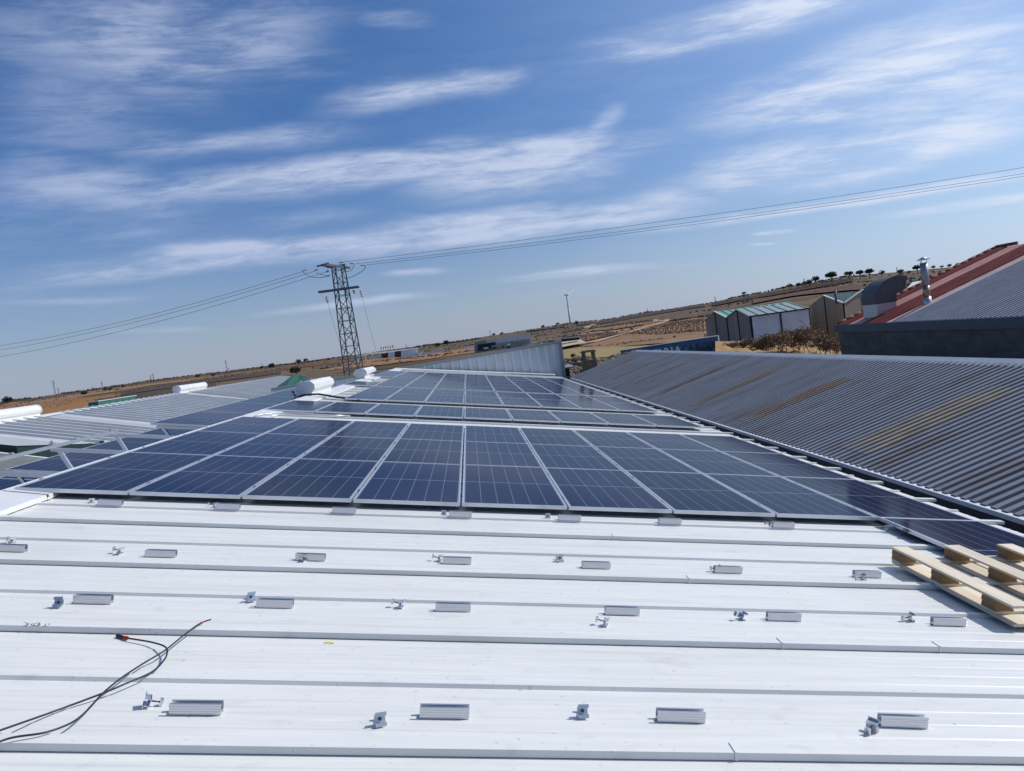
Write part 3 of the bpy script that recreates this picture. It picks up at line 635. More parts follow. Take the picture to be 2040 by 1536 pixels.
# rails and legs carrying the tilted rows
def zleft(x): return ZR+SL*(x-XR)
for ri, (xb, zb, ys, a, n, w) in enumerate(ROWS):
    xt = xb-PW*math.cos(TA)*.97; zt = zb+PW*math.sin(TA)*.97
    y0 = {0: 5.2, 1: 5.5, 2: 9.0}[ri]; y1 = ys+2.29*n
    f = empty('support_frame', (xb, y0, zleft(xb))); tag(f, 'tilted aluminium frame %s' % w, 'frame', 'tilted support frames')
    o = Vector((xb, y0, zleft(xb)))
    def fb(mb, name, mat=M['alu']):
        mb.v = [tuple(Vector(v)-o) for v in mb.v]; return mb.build(name, mat, f)
    yt1 = 11.45 if ri == 0 else (ys if ri else 0)
    b = MB(); b.bar((xb+.06,y0,zb-.03),(xb+.06,y1,zb-.03), .045,.05); fb(b, 'lower_rail')
    b = MB()
    if ri == 0: b.bar((xt, y0, zt+.005),(xt, 11.5, zt+.005), .036, .042)
    else: b.bar((xt+.04, y0 if ri == 2 else ys-.2, zt-.065),(xt+.04, y1, zt-.065), .04,.045)
    fb(b, 'upper_rail')
    ly = 6.2 if ri == 0 else ys+.15
    legs = [6.0, 8.05, 9.75, 11.3, 12.95] if ri == 0 else [ys+.12+1.9*k for k in range(int((y1-ys)/1.9)+1)]
    if ri == 0: legs += [14.9+1.9*k for k in range(5)]
    for k, yy in enumerate(legs):
        low = .03 if (ri == 0 and yy < 12) else .085
        b = MB(); b.bar((xb+.02, yy, zb-low),(xt-.02, yy, zt-low), .05, .045); fb(b, 'tilt_beam')
        b = MB(); b.bar((xt+.05, yy+.02, zt-low),(xt+.20, yy+.02, zleft(xt+.2)+.02), .045, .04, Vector((0,1,0))); fb(b, 'leg')
        if ri == 0 and yy < 12:
            b = MB(); b.box((xt-.025, yy-.03, zt+.03),(xt+.025, yy+.03, zt+.06)); b.box((xt-.01, yy-.012, zt+.04),(xt+.01, yy+.012, zt+.085)); fb(b, 'rail_clamp')
    if ri == 0:
        for yy in (7.2, 8.9, 10.3):
            b = MB(); b.box((xt-.02, yy-.02, zt+.03),(xt+.02, yy+.02, zt+.052)); fb(b, 'rail_clamp')
# ------------------------------------------------------------------ ridge ventilators on our roof
def ventilator(x, y0, y1, zb, w, h, label, group, parent_mat=M['whitecap'], base=True):
    t = empty('ridge_ventilator', (x, y0, zb)); tag(t, label, 'roof vent', group)
    L = y1-y0
    oc = [(-.26,.12),(-.5,.40),(-.5,.72),(-.28,1.0),(.28,1.0),(.5,.72),(.5,.40),(.26,.12)]
    b = MB(); b.prism([(p[0]*w, 0, p[1]*h) for p in oc], (0, L, 0)); bd = b.build('hood', parent_mat, t, .006)
    b = MB(); b.box((-.30*w, .04, -.12),(.30*w, L-.04, .13*h)); b.build('throat', M['whitecap'], t)
    for yy in (-.006, L): b = MB(); b.prism([(p[0]*w*1.05, yy, p[1]*h*1.04-.01) for p in oc], (0, .006, 0)); b.build('end_plate', parent_mat, t)
    if base:
        for s in (-1, 1):
            b = MB(); b.prism([(s*.28*w, -.25, -.02),(s*(.28*w+.42), -.25, -.02-.42*SL),(s*(.28*w+.42), -.25, -.055-.42*SL),(s*.28*w,-.25,-.055)], (0, L+.5, 0)); b.build('base_flashing', M['whitecap'], t)
    return t
ventilator(XR-.08, 20.0, 22.9, ZR+.07, .46, .37, 'white octagonal ridge vent with a black cable at its near end, nearest on our roof', 'ridge vents on our roof')
ventilator(XR-.10, 30.2, 33.3, ZR+.08, .50, .38, 'white octagonal ridge vent farther along our roof, close to the grey parapet', 'ridge vents on our roof')
# black cable and bracket at the near vent
b = MB(); b.tube([(XR-.40,19.85,ZR+.22),(XR-.36,19.8,ZR+.22),(XR-.32,19.75,ZR+.12),(XR-.28,19.8,ZR+.07),(XR-.1,20.0-.3,ZR+.10),(XR+.3,19.6,ZR+.08),RP(-3.4,19.35,.07),RP(-3.0,19.2,.05)], .028, 6)
tag(b.build('black_cable', M['rod']), 'thick black cable looping past the near white ridge vent', 'cable')
# grey conduit crossing the walkway near the ridge
b = MB(); b.tube([RP(-4.2,14.0,.07),RP(-4.12,14.35,.09),RP(-3.9,14.62,.10),RP(-3.5,14.8,.09),RP(-2.9,14.95,.06),RP(-2.6,15.1,.05)], .018, 6)
tag(b.build('conduit', M['steel']), 'grey bent conduit coming out from under the ridge beside the walkway', 'conduit')
b = MB()
for k in range(7): b.blob(RP(-3.95+random.uniform(-.05,.12), 14.35+random.uniform(-.05,.05), .03), .03, .7, k)
tag(b.build('foam_sealant', M['cream']), 'lump of yellowed foam sealant at the end of a white rib by the walkway', 'sealant')
# ------------------------------------------------------------------ short rails and clamps lying ready on the roof
def rail_profile():
    w, h, t = .040, .045, .0035     # open-topped channel, fluted faces
    pts = [(-w/2,0)]
    for k in range(4): z = .004+k*.010; pts += [(-w/2, z),(-w/2+.0015, z+.001),(-w/2+.0015, z+.004),(-w/2, z+.005)]
    pts += [(-w/2,h),(-w/2+.010,h),(-w/2+.010,h-.003),(-w/2+t,h-.004),(-w/2+t,.014),(w/2-t,.014),(w/2-t,h-.004),(w/2-.010,h-.003),(w/2-.010,h),(w/2,h)]
    for k in range(3,-1,-1): z = .004+k*.010; pts += [(w/2,z+.005),(w/2-.0015,z+.004),(w/2-.0015,z+.001),(w/2,z)]
    pts += [(w/2,0),(w/2-.006,0),(w/2-.006,.008),(-w/2+.006,.008),(-w/2+.006,0)]
    return pts
b = MB(); b.prism([(0, y, z) for y, z in rail_profile()], (.208, 0, 0)); rail_me = b.mesh('short_rail'); rail_me.materials.append(M['alu'])
RAILS = [[(336,1424),(835.5,1431),(1310,1438),(1756,1448)],
 [(145,1202),(510,1210),(867,1218),(1206,1225),(1530,1236),(1860,1246)],
 [(-13,1098),(288,1109),(588,1116),(881,1123),(1160,1132),(1424,1141),(1703,1150)],
 [(191,1007),(427,1015),(661,1022),(894,1029),(1113,1037),(1316,1045),(1545,1053),(1757,1060)]]
RN = ['nearest row', 'second row', 'third row', 'farthest row']
YAW = {(0,0):.5,(0,1):.2,(0,2):-1,(0,3):-1.6,(1,0):.4,(1,3):-.5,(1,5):-.6}
for i, row in enumerate(RAILS):
    for j, (px, py) in enumerate(row):
        dd_ = .0205 if i == 3 else .003; u, Y = onroof(px, py, dd_); Y = 6.70 if i == 3 else Y+.020
        if j == 7: u = 3.72
        o = inst(rail_me, 'short_rail', None, RP(u, Y, dd_), (0, ALPHA, 0)); o.rotation_euler = (Matrix.Rotation(ALPHA, 3, 'Y') @ Matrix.Rotation(rad(YAW.get((i,j), random.uniform(-.6,.6))*1.5), 3, 'Z')).to_euler()
        nm = ORD[j]+' from the left' if j < len(row)-1 else 'rightmost'
        if i == 3 and j == 7: nm = 'half hidden under the jutting panel'
        tag(o, 'short aluminium rail, %s, %s' % (RN[i], nm), 'rail', 'short rails laid out on the roof')
def add_quad_clamp():
    r = empty('panel_clamp')
    b = MB(); b.box((-.025,-.018,.0),(.025,-.014,.028)); b.box((-.025,.014,.0),(.025,.018,.028)); b.box((-.025,-.018,.0),(.025,.018,.004)); b.box((-.025,-.030,.025),(.025,-.014,.029)); b.box((-.025,.014,.025),(.025,.030,.029))
    b.build('clamp_body', M['alu'], r)
    b = MB(); b.tube([(0,0,.006),(0,0,-.045)], .004, 8); b.tube([(0,0,.004),(0,0,.012)], .008, 6); b.build('bolt', M['bolt'], r)
    b = MB(); b.box((-.012,-.015,-.046),(.012,.015,-.038)); b.box((-.012,-.015,-.052),(-.004,.015,-.046)); b.box((.004,-.015,-.052),(.012,.015,-.046)); b.build('slot_nut', M['alu'], r)
    return r
cproto = add_quad_clamp(); cfirst = True
# x, y of the foot in the photo, yaw, tilt axis pose, and what it lies beside
CL = [(298,1411,-70,75,'standing on edge left of the nearest row\'s first rail'),(755,1447,20,70,'propped up just left of the second rail of the nearest row'),(1160,1430,5,70,'upright between the second and third rails of the nearest row'),(1738,1462,130,80,'tipped on its side beside the rightmost rail of the nearest row'),
 (115,1211,10,60,'just left of the first rail of the second row'),(498,1199,30,70,'dark, touching the second rail of the second row'),(795,1212,80,100,'lying flat left of the third rail of the second row'),(1203,1248,70,100,'lying on the sheet below the fourth rail of the second row'),(1477,1236,110,110,'lying left of the fifth rail of the second row'),(1812,1239,100,85,'showing its dark plate left of the rightmost rail of the second row'),
 (235,1105,70,100,'left of the second rail of the third row'),(603,1119,60,95,'leaning on the third rail of the third row'),(873,1119,80,100,'against the left end of the fourth rail of the third row'),(1115,1119,20,80,'small and dark left of the fifth rail of the third row'),(1428,1140,90,90,'pressed to the left end of the sixth rail of the third row'),(1717,1158,100,80,'below the rightmost rail of the third row'),
 (20,1084,60,95,'dark, above the first rail of the third row'),(180,1004,40,90,'beside the first rail of the farthest row'),(424,1012,100,100,'beside the second rail of the farthest row'),(884,1028,0,80,'dark, beside the fourth rail of the farthest row'),(1091,1034,0,80,'tiny, beside the fifth rail of the farthest row'),(1321,1042,90,90,'at the left end of the sixth rail of the farthest row'),(1534,1050,90,100,'beside the seventh rail of the farthest row')]
for i, (px, py, yaw, tilt, what) in enumerate(CL):
    o = cproto if i == 0 else copy_tree(cproto)
    u, Y = onroof(px, py)
    rot = Matrix.Rotation(ALPHA, 3, 'Y') @ Matrix.Rotation(rad(yaw), 3, 'Z') @ Matrix.Rotation(rad(tilt), 3, 'X')
    o.rotation_euler = rot.to_euler(); o.location = RP(u, Y+.012, .026); o.scale = (.92,)*3
    tag(o, 'small panel clamp ' + what, 'clamp', 'loose panel clamps')
# ------------------------------------------------------------------ cables on the near roof
def spline(P, k=8):
    out = []
    for i in range(len(P)-1):
        p0 = P[max(i-1,0)]; p1 = P[i]; p2 = P[i+1]; p3 = P[min(i+2, len(P)-1)]
        for s in range(k):
            t = s/k; out.append(.5*((2*p1)+(-p0+p2)*t+(2*p0-5*p1+4*p2-p3)*t*t+(-p0+3*p1-3*p2+p3)*t**3))
    return out+[P[-1]]
def cable(pts, r):
    P = [RP(*onroof(px, py, d), d) for px, py, d in pts]; b = MB(); b.tube(spline(P), r, 6); return b
t = empty('cable', RP(*onroof(205,1381,.01),.01)); tag(t, 'black cable curling back over the second big rib with a red ring near its plug', 'cable', 'loose black cables')
off = t.location.copy()
b = cable([(-60,1474,.07),(0,1455,.05),(108,1417,.014),(205,1381,.026),(250,1362,.034),(302,1339,.03),(326,1316,.03),(333,1300,.035),(328,1288,.035),(300,1279,.022),(252,1271,.016),(240,1268.5,.014)], .0042); b.v = [tuple(Vector(v)-off) for v in b.v]; b.build('sheath', M['rod'], t)
b = cable([(246,1270,.012),(240,1268.5,.011),(233,1266.5,.01)], .009); b.v = [tuple(Vector(v)-off) for v in b.v]; b.build('plug', M['rod'], t)
b = cable([(254,1271.5,.013),(252,1271,.013),(248,1270.3,.013)], .010); b.v = [tuple(Vector(v)-off) for v in b.v]; b.build('ring', M['red'], t)
t = empty('cable', RP(*onroof(300,1311,.01),.01)); tag(t, 'straighter black cable running up across two ribs and ending in the open sheet', 'cable', 'loose black cables'); off = t.location.copy()
b = cable([(-60,1500,.056),(0,1477,.052),(32,1468,.052),(91,1459,.046),(142,1440,.036),(173,1416,.024),(205,1381,.034),(244,1349,.04),(290,1319,.030),(328,1296,.045),(367,1265,.05),(397,1243,.045),(420,1234,.035)], .0040); b.v = [tuple(Vector(v)-off) for v in b.v]; b.build('sheath', M['rod'], t)
b = cable([(401,1241,.046),(404,1240,.046)], .006); b.v = [tuple(Vector(v)-off) for v in b.v]; b.build('ring', M['red'], t)
# ------------------------------------------------------------------ pallet
pt = empty('wooden_pallet'); tag(pt, 'upturned pale wooden pallet lying half on the roof and half on the jutting panel', 'pallet')
pu, pY = 3.10, 5.56
pt.location = RP(pu, pY, .030)
tilt = math.atan(.055/.9)
rot = Matrix.Rotation(ALPHA-tilt, 3, 'Y') @ Matrix.Rotation(rad(-1.0), 3, 'Z'); pt.rotation_euler = rot.to_euler()
rnd = random.Random(12)
def board(b, x0, y0, x1, y1, z0, z1, seed):
    rd = random.Random(seed); j = lambda: rd.uniform(-.004, .004)
    b.box((x0+j(), y0+j(), z0), (x1+j(), y1+j(), z1))
PLt, PWd = 1.34, .98
xs = [0, .2, .4, .6, .8]
for k, x0 in enumerate(xs):                 # lowest layer, boards lengthways
    b = MB(); board(b, x0, -PLt, x0+(.183 if k in (0,2,4) else .17), 0 if k else -.0, .0, .018, k); b.build('deck_board', M['wood'], pt, .002)
for k, (ya, yb) in enumerate(((-.115,-.0),(-.64,-.50),(-1.175,-1.05))):      # cross boards
    b = MB(); board(b, 0, ya, PWd, yb, .0185, .036, 20+k); b.build('cross_board', M['wood'], pt, .002)
blockm = new_mat('pressed_block_wood', (.40,.27,.13), .8, c2=(.26,.16,.075), vscale=3, vstretch=(1,1,30), bump=.5, bscale=30)
bl = MB()
for k in range(6): bl.box((0,0,k*.0127),(.125-(k%2)*.004,.13-(k%3)*.003,k*.0127+.0098)); bl.box((.005,.005,k*.0127+.009),(.116,.120,k*.0127+.0135))
blk_me = bl.mesh('block'); blk_me.materials.append(blockm)
for x0 in (0, .425, .85):
    for ya in (-.135, -.64, -1.175): inst(blk_me, 'block', pt, (x0+rnd.uniform(-.004,.004), ya, .0365))
for k, x0 in enumerate((0, .425, .85)):
    b = MB(); board(b, x0-.002, -PLt, x0+.125, 0, .1130, .1290, 40+k); b.build('runner', M['wood'], pt, .002)
# ------------------------------------------------------------------ ribbed sheet roofs
def ribbed(y0, y1, L, t, pitch, rh, rw, base_w=None):
    """sheet in local coordinates: runs +x for L with rise t, ribs across y"""
    base_w = base_w or rw*1.9; pr = []; y = y0
    while y < y1-1e-6:
        g0 = (pitch-base_w)
        pr += [(y,0),(y+g0,0),(y+g0+(base_w-rw)/2,rh),(y+g0+(base_w+rw)/2,rh)]
        y += pitch
    pr.append((y,0)); b = MB(); n = len(pr)
    for x in (0, L):
        for (yy, z) in pr: b.v.append((x, yy, z+x*t))
    for i in range(n-1): b.f.append((i, n+i, n+i+1, i+1)); b.s.append(False)
    return b
# --- dark galvanised roof on the right
DX, DZ, DT = 5.82, -2.763, math.tan(rad(14.5)); DXR = 10.0; DL = DXR-DX
dr = empty('corrugated_building', (DX, 2, GROUND)); tag(dr, 'neighbouring building with dark galvanised corrugated roof and rusty streaks right of the gutter', 'building')
me = ribbed(0, 1.08, DL, DT, .18, .060, .092, .118).mesh('roof_sheet'); me.materials.append(M['darkroof'])
for k in range(-2, 39): inst(me, 'roof_sheet', dr, (0, 1.08*k, DZ-GROUND))
# stained strips
for i, (ya, nr, xa, xb, m) in enumerate([(11.62,5,.32,3.05,'tan'),(16.62,4,.3,2.9,'rust'),(20.9,3,.35,3.0,'rust'),(25.3,3,.4,3.1,'rustred'),(30.3,2,.4,3.1,'rust'),(35.0,2,.5,3.0,'rust'),(39.8,2,.8,3.0,'rust'),(7.02,4,2.7,3.9,'rust')]):
    s = ribbed(0, nr*.18, xb-xa, DT, .18, .060, .092, .118); me2 = s.mesh('stained_sheet'); me2.materials.append(M[m])
    k = round((ya-2-(-2)*1.08)/.18); yy = -2*1.08+k*.18
    inst(me2, 'stained_sheet', dr, (xa, yy, DZ-GROUND+xa*DT+.005))
b = MB()
def drb(mb, name, mat):
    mb.v = [tuple(Vector(v)-Vector((DX,2,GROUND))) for v in mb.v]; return mb.build(name, mat, dr)
b.box((DX-.05,-.2,DZ-.015),(DX+.03,44.0,DZ+.045)); drb(b, 'eave_flashing', M['whiteflash'])
b = MB(); b.prism([(DXR-.28,-.2,DZ+(DL-.28)*DT+.05),(DXR,-.2,DZ+DL*DT+.075),(DXR+.28,-.2,DZ+DL*DT+.0),(DXR+.28,-.2,DZ+DL*DT-.02),(DXR,-.2,DZ+DL*DT+.05),(DXR-.28,-.2,DZ+(DL-.28)*DT+.042)], (0,44.2,0)); drb(b, 'ridge_flashing', M['flash'])
b = MB(); b.bar((DX,43.96,DZ+.03),(DXR,43.96,DZ+DL*DT+.05), .12,.08); drb(b, 'verge_flashing', M['flash'])
b = MB(); b.box((DX+.10,-.1,GROUND),(DX+.25,43.8,DZ+.0)); b.box((DXR+4.0,-.1,GROUND),(DXR+4.2,43.8,DZ)); 
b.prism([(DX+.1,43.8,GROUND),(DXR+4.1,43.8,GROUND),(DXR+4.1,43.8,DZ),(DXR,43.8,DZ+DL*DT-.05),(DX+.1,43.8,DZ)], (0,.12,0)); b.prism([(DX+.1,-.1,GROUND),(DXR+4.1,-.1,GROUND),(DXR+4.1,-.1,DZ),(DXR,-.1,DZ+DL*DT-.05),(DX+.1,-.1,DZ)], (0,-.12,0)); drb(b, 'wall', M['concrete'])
me = ribbed(0, 1.08, DL, -DT, .18, .060, .092, .118).mesh('roof_sheet'); me.materials.append(M['darkroof'])
for k in range(-2, 39): inst(me, 'roof_sheet', dr, (DL, 1.08*k, DZ+DL*DT-GROUND))
# gutter between the roofs
b = MB(); b.box((pe.x-.06,-1.5,-3.05),(DX-.06,46,-3.0)); b.box((pe.x-.07,-1.5,-3.05),(pe.x-.05,46,-2.70)); b.box((DX-.055,-1.5,-3.05),(DX-.035,46,DZ-.02))
tag(b.build('valley_gutter', M['gutter']), 'deep dark valley gutter between the white roof and the corrugated roof', 'gutter')
# --- white ribbed building on the left with ridge vents
BX, BT = -22.1, .25; BZ = -.60; BY0, BY1 = 30.7, 88.; BL = 8.4
wb = empty('ribbed_building', (BX, BY0, GROUND)); tag(wb, 'white ribbed building on the left with a long ridge and translucent roof strips', 'building')
pit = .42
def clipx(y):       # oblique near edge of the roof
    if y < 33.6: return max(0.5, 3.65 + (y-30.7)*(2.35/2.8))
    return BL
y = BY0; pit = .86
while y < BY1:
    strip = any(abs(y-c_) < .01 for c_ in (BY0, BY0+.86*9, BY0+.86*30))
    wdt = 1.72 if strip else pit
    Lx0 = clipx(y); Lx1 = clipx(y+wdt); b = MB()
    if strip: pr = [(0,0),(wdt,0)]
    else: pr = [(0,0),(pit*.42,0),(pit*.44,.02),(pit*.48,.02),(pit*.50,0),(pit-.16,0),(pit-.150,.12),(pit-.03,.12),(pit,0)]
    for e in (0, 1):
        for (yy, z) in pr:
            xx = 0 if e == 0 else Lx0+(Lx1-Lx0)*yy/wdt
            b.v.append((xx, yy, z-BT*xx))
    m_ = len(pr)
    for i in range(m_-1): b.f.append((i, m_+i, m_+i+1, i+1)); b.s.append(False)
    o = b.build('skylight_sheet' if strip else 'roof_sheet', M['skylight'] if strip else M['whiterough'], wb); o.location = (0, y-BY0, BZ-GROUND)
    y += wdt
# other slope, ridge flashing, walls
b = MB(); b.add([(0,0,0),(-10,0,-2.5),(-10,BY1-BY0,-2.5),(0,BY1-BY0,0)], [(0,1,2,3)]); o = b.build('roof_slope', M['whiterough'], wb); o.location = (0,0,BZ-GROUND-.002)
b = MB(); L_ = BY1-BY0
b.prism([(-.3,0,-.02),(0,0,.07),(.35,0,-.02),(.35,0,-.045),(0,0,.04),(-.3,0,-.045)], (0, L_, 0)); o = b.build('ridge_flashing', M['whitecap'], wb); o.location = (0,0,BZ-GROUND)
b = MB(); b.prism([(-10,0,0),(BL-4.75,0,0),(BL-4.75,0,BZ-BT*(BL-4.75)-GROUND-.03),(0,0,BZ-GROUND-.03),(-10,0,BZ-2.5-GROUND-.03)], (0,.1,0))
b.box((-10,0,0),(-9.9,L_,BZ-2.55-GROUND)); b.box((BL-.15,3,0),(BL-.05,L_,BZ-BT*BL-GROUND-.05)); b.box((-10,L_-.1,0),(BL-.1,L_,BZ-2.5-GROUND))
b.build('wall', M['darkgreen'], wb)
b = MB(); b.prism([(3.6,.0,BZ-.93-GROUND),(BL-2.3,2.9,BZ-1.53-GROUND),(BL-2.3,2.9,BZ-2.9-GROUND),(3.6,0,BZ-2.6-GROUND)], (.02,.12,0)); b.build('green_fascia', M['darkgreen'], wb)
def drum_vent(x, y0, y1, z, label):
    t = empty('drum_vent', (x, y0, z)); tag(t, label, 'roof vent', 'white drum vents on the left ridge')
    L = y1-y0; c = [(math.cos(a)*.30, math.sin(a)*.27+.33) for a in [math.pi*2*k/14 for k in range(14)]]
    b = MB(); b.prism([(p[0],0,p[1]) for p in c], (0,L,0)); o = b.build('drum', M['whitecap'], t)
    b = MB(); b.box((-.2,.03,-.15),(.2,L-.03,.12)); b.build('base', M['whitecap'], t)
    for yy in (-.03, L-.03): b = MB(); b.prism([(p[0]*1.08,yy,(p[1]-.33)*1.08+.33) for p in c], (0,.06,0)); b.build('end_rim', M['whitecap'], t)
drum_vent(BX-.05, 57.2, 62.9, BZ-.0, 'white drum shaped vent standing alone midway along the left ridge')
drum_vent(BX-.05, 33.4, 38.9, BZ+.02, 'white drum vent cut by the left edge of the picture')
t = empty('green_box', (-23.1,46.6,-1.02)); tag(t, 'small teal green box peeping over the left ridge', 'box')
b = MB(); b.box((-.3,0,0),(.3,5.2,.72)); b.build('body', M['green'], t); b = MB(); b.box((-.33,-.04,.72),(.33,5.24,.76)); b.build('lid', M['whiterough'], t)
b = MB(); r = ray(53,833); p = r*(40/r.y); b.tube([(p.x,p.y,-6),(p.x,p.y,.05)], .03, 5); q = b.build('thin_post', M['steel']); tag(q, 'thin grey post rising behind the left white ridge', 'post')
# --- lower weathered grey roof nearest on the left
g0 = empty('grey_building', (-19.3, 6, GROUND)); tag(g0, 'lower weathered grey ribbed roof at the left edge in front of the green fascia', 'building')
y = 6.
me = ribbed(0, 1.2, 7.6, -.27, .20, .04, .06, .11).mesh('roof_sheet'); me.materials.append(M['oldgrey'])
for k in range(0, 20): inst(me, 'roof_sheet', g0, (0, 1.2*k, -1.57-GROUND))
b = MB(); b.box((0,0,0),(.1,24.4,-1.62-GROUND)); b.box((7.4,0,0),(7.5,24.4,-3.72-GROUND)); b.prism([(0,24.1,0),(7.45,24.1,0),(7.45,24.1,-3.7-GROUND),(0,24.1,-1.65-GROUND)], (0,.1,0)); b.build('wall', M['conc2'], g0)
b = MB(); b.bar((-.05,24.1,-1.52-GROUND),(7.6,24.1,-1.52-GROUND-.27*7.65), .18,.06); b.build('verge_flashing', M['cream'], g0)
# --- green hipped roof beyond
t = empty('green_roof_building', (-17.6,54,GROUND)); tag(t, 'small building with dark teal hipped roof behind the left end of the parapet', 'building')
def A3(px, py, Y): r = ray(px, py); return r*(Y/r.y)
ap = A3(586,746,56); ap2 = A3(604,748,60); l = A3(546,775,53); l2 = A3(560,783,50); rr_ = A3(640,766,52); bk = A3(560,764,62)
b = MB(); b.add([l, l2, ap, ap2, rr_, bk], [(0,1,2),(1,4,3,2),(0,2,3,5),(4,5,3)]); b.v = [tuple(Vector(v)-t.location) for v in b.v]; b.build('roof', M['green'], t)
b = MB(); b.prism([(v.x,v.y,GROUND) for v in (l,l2,rr_,bk)], (0,0,l.z-GROUND-.3)); b.v = [tuple(Vector(v)-t.location) for v in b.v]; b.build('wall', M['whiterough'], t)
b = MB(); a_ = A3(575,773,49.5); c_ = A3(600,770,49.5); b.prism([a_, c_, c_+Vector((0,0,.35)), ], (0,.3,0)); b.v = [tuple(Vector(v)-t.location) for v in b.v]; b.build('dormer', M['whitecap'], t)
# --- red roofed building on the right
RX, RZ, RT = 17.3, -1.40, .32; RY1 = 33.9; RY0 = 4.
rb = empty('red_roof_building', (RX, RY0, GROUND)); tag(rb, 'building with grey block wall and ribbed roof striped red, salmon and grey', 'building')
RL = 7.95; DXW = .066   # the wall drifts slightly towards us
def rx(y): return RX-.066*(RY1-y)
Ys = RY1; seq = [(.45,'redsheet'),(.99,'salmon'),(.90,'redsheet'),(.72,'redsheet'),(.63,'redsheet'),(.80,'pink')]
y = RY1
def rsheet(y0, y1, mat, ribs=True):
    n = max(1, round((y1-y0)/.25)); p = (y1-y0)/n
    s = ribbed(0, y1-y0, RL, RT, p, .045 if ribs else .004, .11, .15)
    s.v = [(v[0]+rx(y0+v[1]), v[1]+y0-RY0, v[2]+RZ-GROUND) for v in s.v]; s.v = [(v[0]-RX, v[1], v[2]) for v in s.v]
    return s.build('roof_sheet' if ribs else 'skylight_sheet', mat, rb)
for w, mt in [(.95,'redsheet'),(1.4,'salmon'),(1.0,'redsheet'),(1.0,'redsheet'),(.85,'pink')]:
    rsheet(y-w, y, M[mt], mt not in ('salmon','pink')); y -= w
while y > RY0+1: rsheet(y-.99, y, M['greysheet']); y -= .99
# lower ends of the first sheets are grey
b = MB(); b.prism([(rx(RY0)-RX-.06,0,RZ-GROUND-.32),(rx(RY0)-RX-.06,0,RZ-GROUND+.03),(rx(RY0)-RX+.06,0,RZ-GROUND+.03),(rx(RY0)-RX+.06,0,RZ-GROUND-.32)], (rx(RY1+.35)-rx(RY0), RY1+.35-RY0, 0)); b.build('eave_flashing', M['blueflash'], rb)
b = MB(); b.prism([(rx(RY0)-RX+.05,0,0),(rx(RY0)-RX+.05,0,RZ-GROUND-.1),(rx(RY0)-RX+.3,0,RZ-GROUND-.1),(rx(RY0)-RX+.3,0,0)], (rx(RY1)-rx(RY0), RY1-RY0+.1, 0))
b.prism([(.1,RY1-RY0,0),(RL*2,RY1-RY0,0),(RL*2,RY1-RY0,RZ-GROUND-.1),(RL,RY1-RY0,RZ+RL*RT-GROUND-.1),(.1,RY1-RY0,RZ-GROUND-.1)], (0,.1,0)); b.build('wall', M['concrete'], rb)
b = MB(); b.add([(RL,0,RZ+RL*RT-GROUND),(RL*2,0,RZ-GROUND),(RL*2,RY1-RY0,RZ-GROUND),(RL,RY1-RY0,RZ+RL*RT-GROUND)], [(0,1,2,3)]); b.build('roof_slope', M['redsheet'], rb)
b = MB(); b.prism([(RL-2.0,0,RZ+RL*RT-GROUND+.02),(RL-1.9,0,RZ+RL*RT-GROUND+.07),(RL+.25,0,RZ+RL*RT-GROUND+.05),(RL+.25,0,RZ+RL*RT-GROUND)], (2.0, RY1-RY0-.6, 0)); 
tl = MB()
tl.tube([(0,0,0),(.42,0,.42*RT)], [.065,.08], 8); tile_me = tl.mesh('verge_tile'); tile_me.materials.append(M['tile'])
for k in range(21): inst(tile_me, 'verge_tile', rb, (.0+.385*k, RY1-RY0+.05, RZ-GROUND+.06+.385*k*RT+(.01 if k%2 else 0)))
tl = MB(); tl.tube([(0,0,0),(.25,-.42,-.0)], [.07,.08], 8); me = tl.mesh('ridge_tile'); me.materials.append(M['tile'])
for k in range(3): inst(me, 'ridge_tile', rb, (8.0+.02*k-.05*k, RY1-RY0-.36*k, RZ-GROUND+.09+8.0*RT))
# sheet metal hood on the red roof
hb = Vector((17.95, 31.45, -1.30)); t = empty('extraction_hood', hb); tag(t, 'big curved sheet metal extraction hood at the foot of the red roof', 'hood')
b = MB(); b.prism([(-.10,0,0),(.80,0,.24),(.80,0,.69),(-.10,0,.69)], (0,1.15,0)); b.build('base_duct', M['steel'], t, .01)
prof = [(-.12,.695)]
for k in range(0, 11):
    a = math.pi - k*math.radians(9.2); prof.append((.93+1.05*math.cos(a), .72+1.18*math.sin(a)))
prof += [(1.62,1.70),(1.36,1.06),(1.15,.97),(.82,.90),(.82,.695)]
prof = [(-.12,.695),(-.13,.95),(-.08,1.15),(.02,1.33),(.17,1.50),(.36,1.64),(.58,1.74),(.82,1.80),(1.08,1.805),(1.40,1.74),(1.27,1.24),(1.10,1.08),(.90,1.04),(.82,1.0),(.82,.695)]
b = MB(); b.prism([(x,-.03,z) for x, z in prof], (0,1.21,0)); b.build('curved_cowl', M['hood'], t, .01)
b = MB(); b.prism([(1.405,.03,1.68),(1.27,.03,1.24),(1.28,.03,1.24),(1.415,.03,1.68)], (0,1.09,0)); b.build('outlet', M['black'], t)
M['pipe'] = new_mat('dull_metal_pipe', (.36,.35,.36), .5, metal=.5, var=.15, vscale=5)
t = empty('flue_chimney', (18.83,29.4,-.95)); tag(t, 'tall thin shiny metal flue with a conical rain cap on the striped roof', 'chimney')
b = MB(); b.tube([(0,0,-.1),(0,0,.38)], .155, 14); b.build('collar', M['steel'], t)
b = MB(); b.tube([(0,0,.38),(0,0,.85)], .135, 14); b.build('lower_pipe', new_mat('tarnished_pipe', (.42,.30,.17), .35, metal=.9, var=.3, vscale=5), t)
b = MB(); b.tube([(0,0,.85),(0,0,1.78)], .145, 14); b.build('upper_pipe', M['pipe'], t)
b = MB(); b.tube([(0,0,1.90),(0,0,2.02)], [.27,.02], 14); b.build('rain_cap', M['steel'], t)
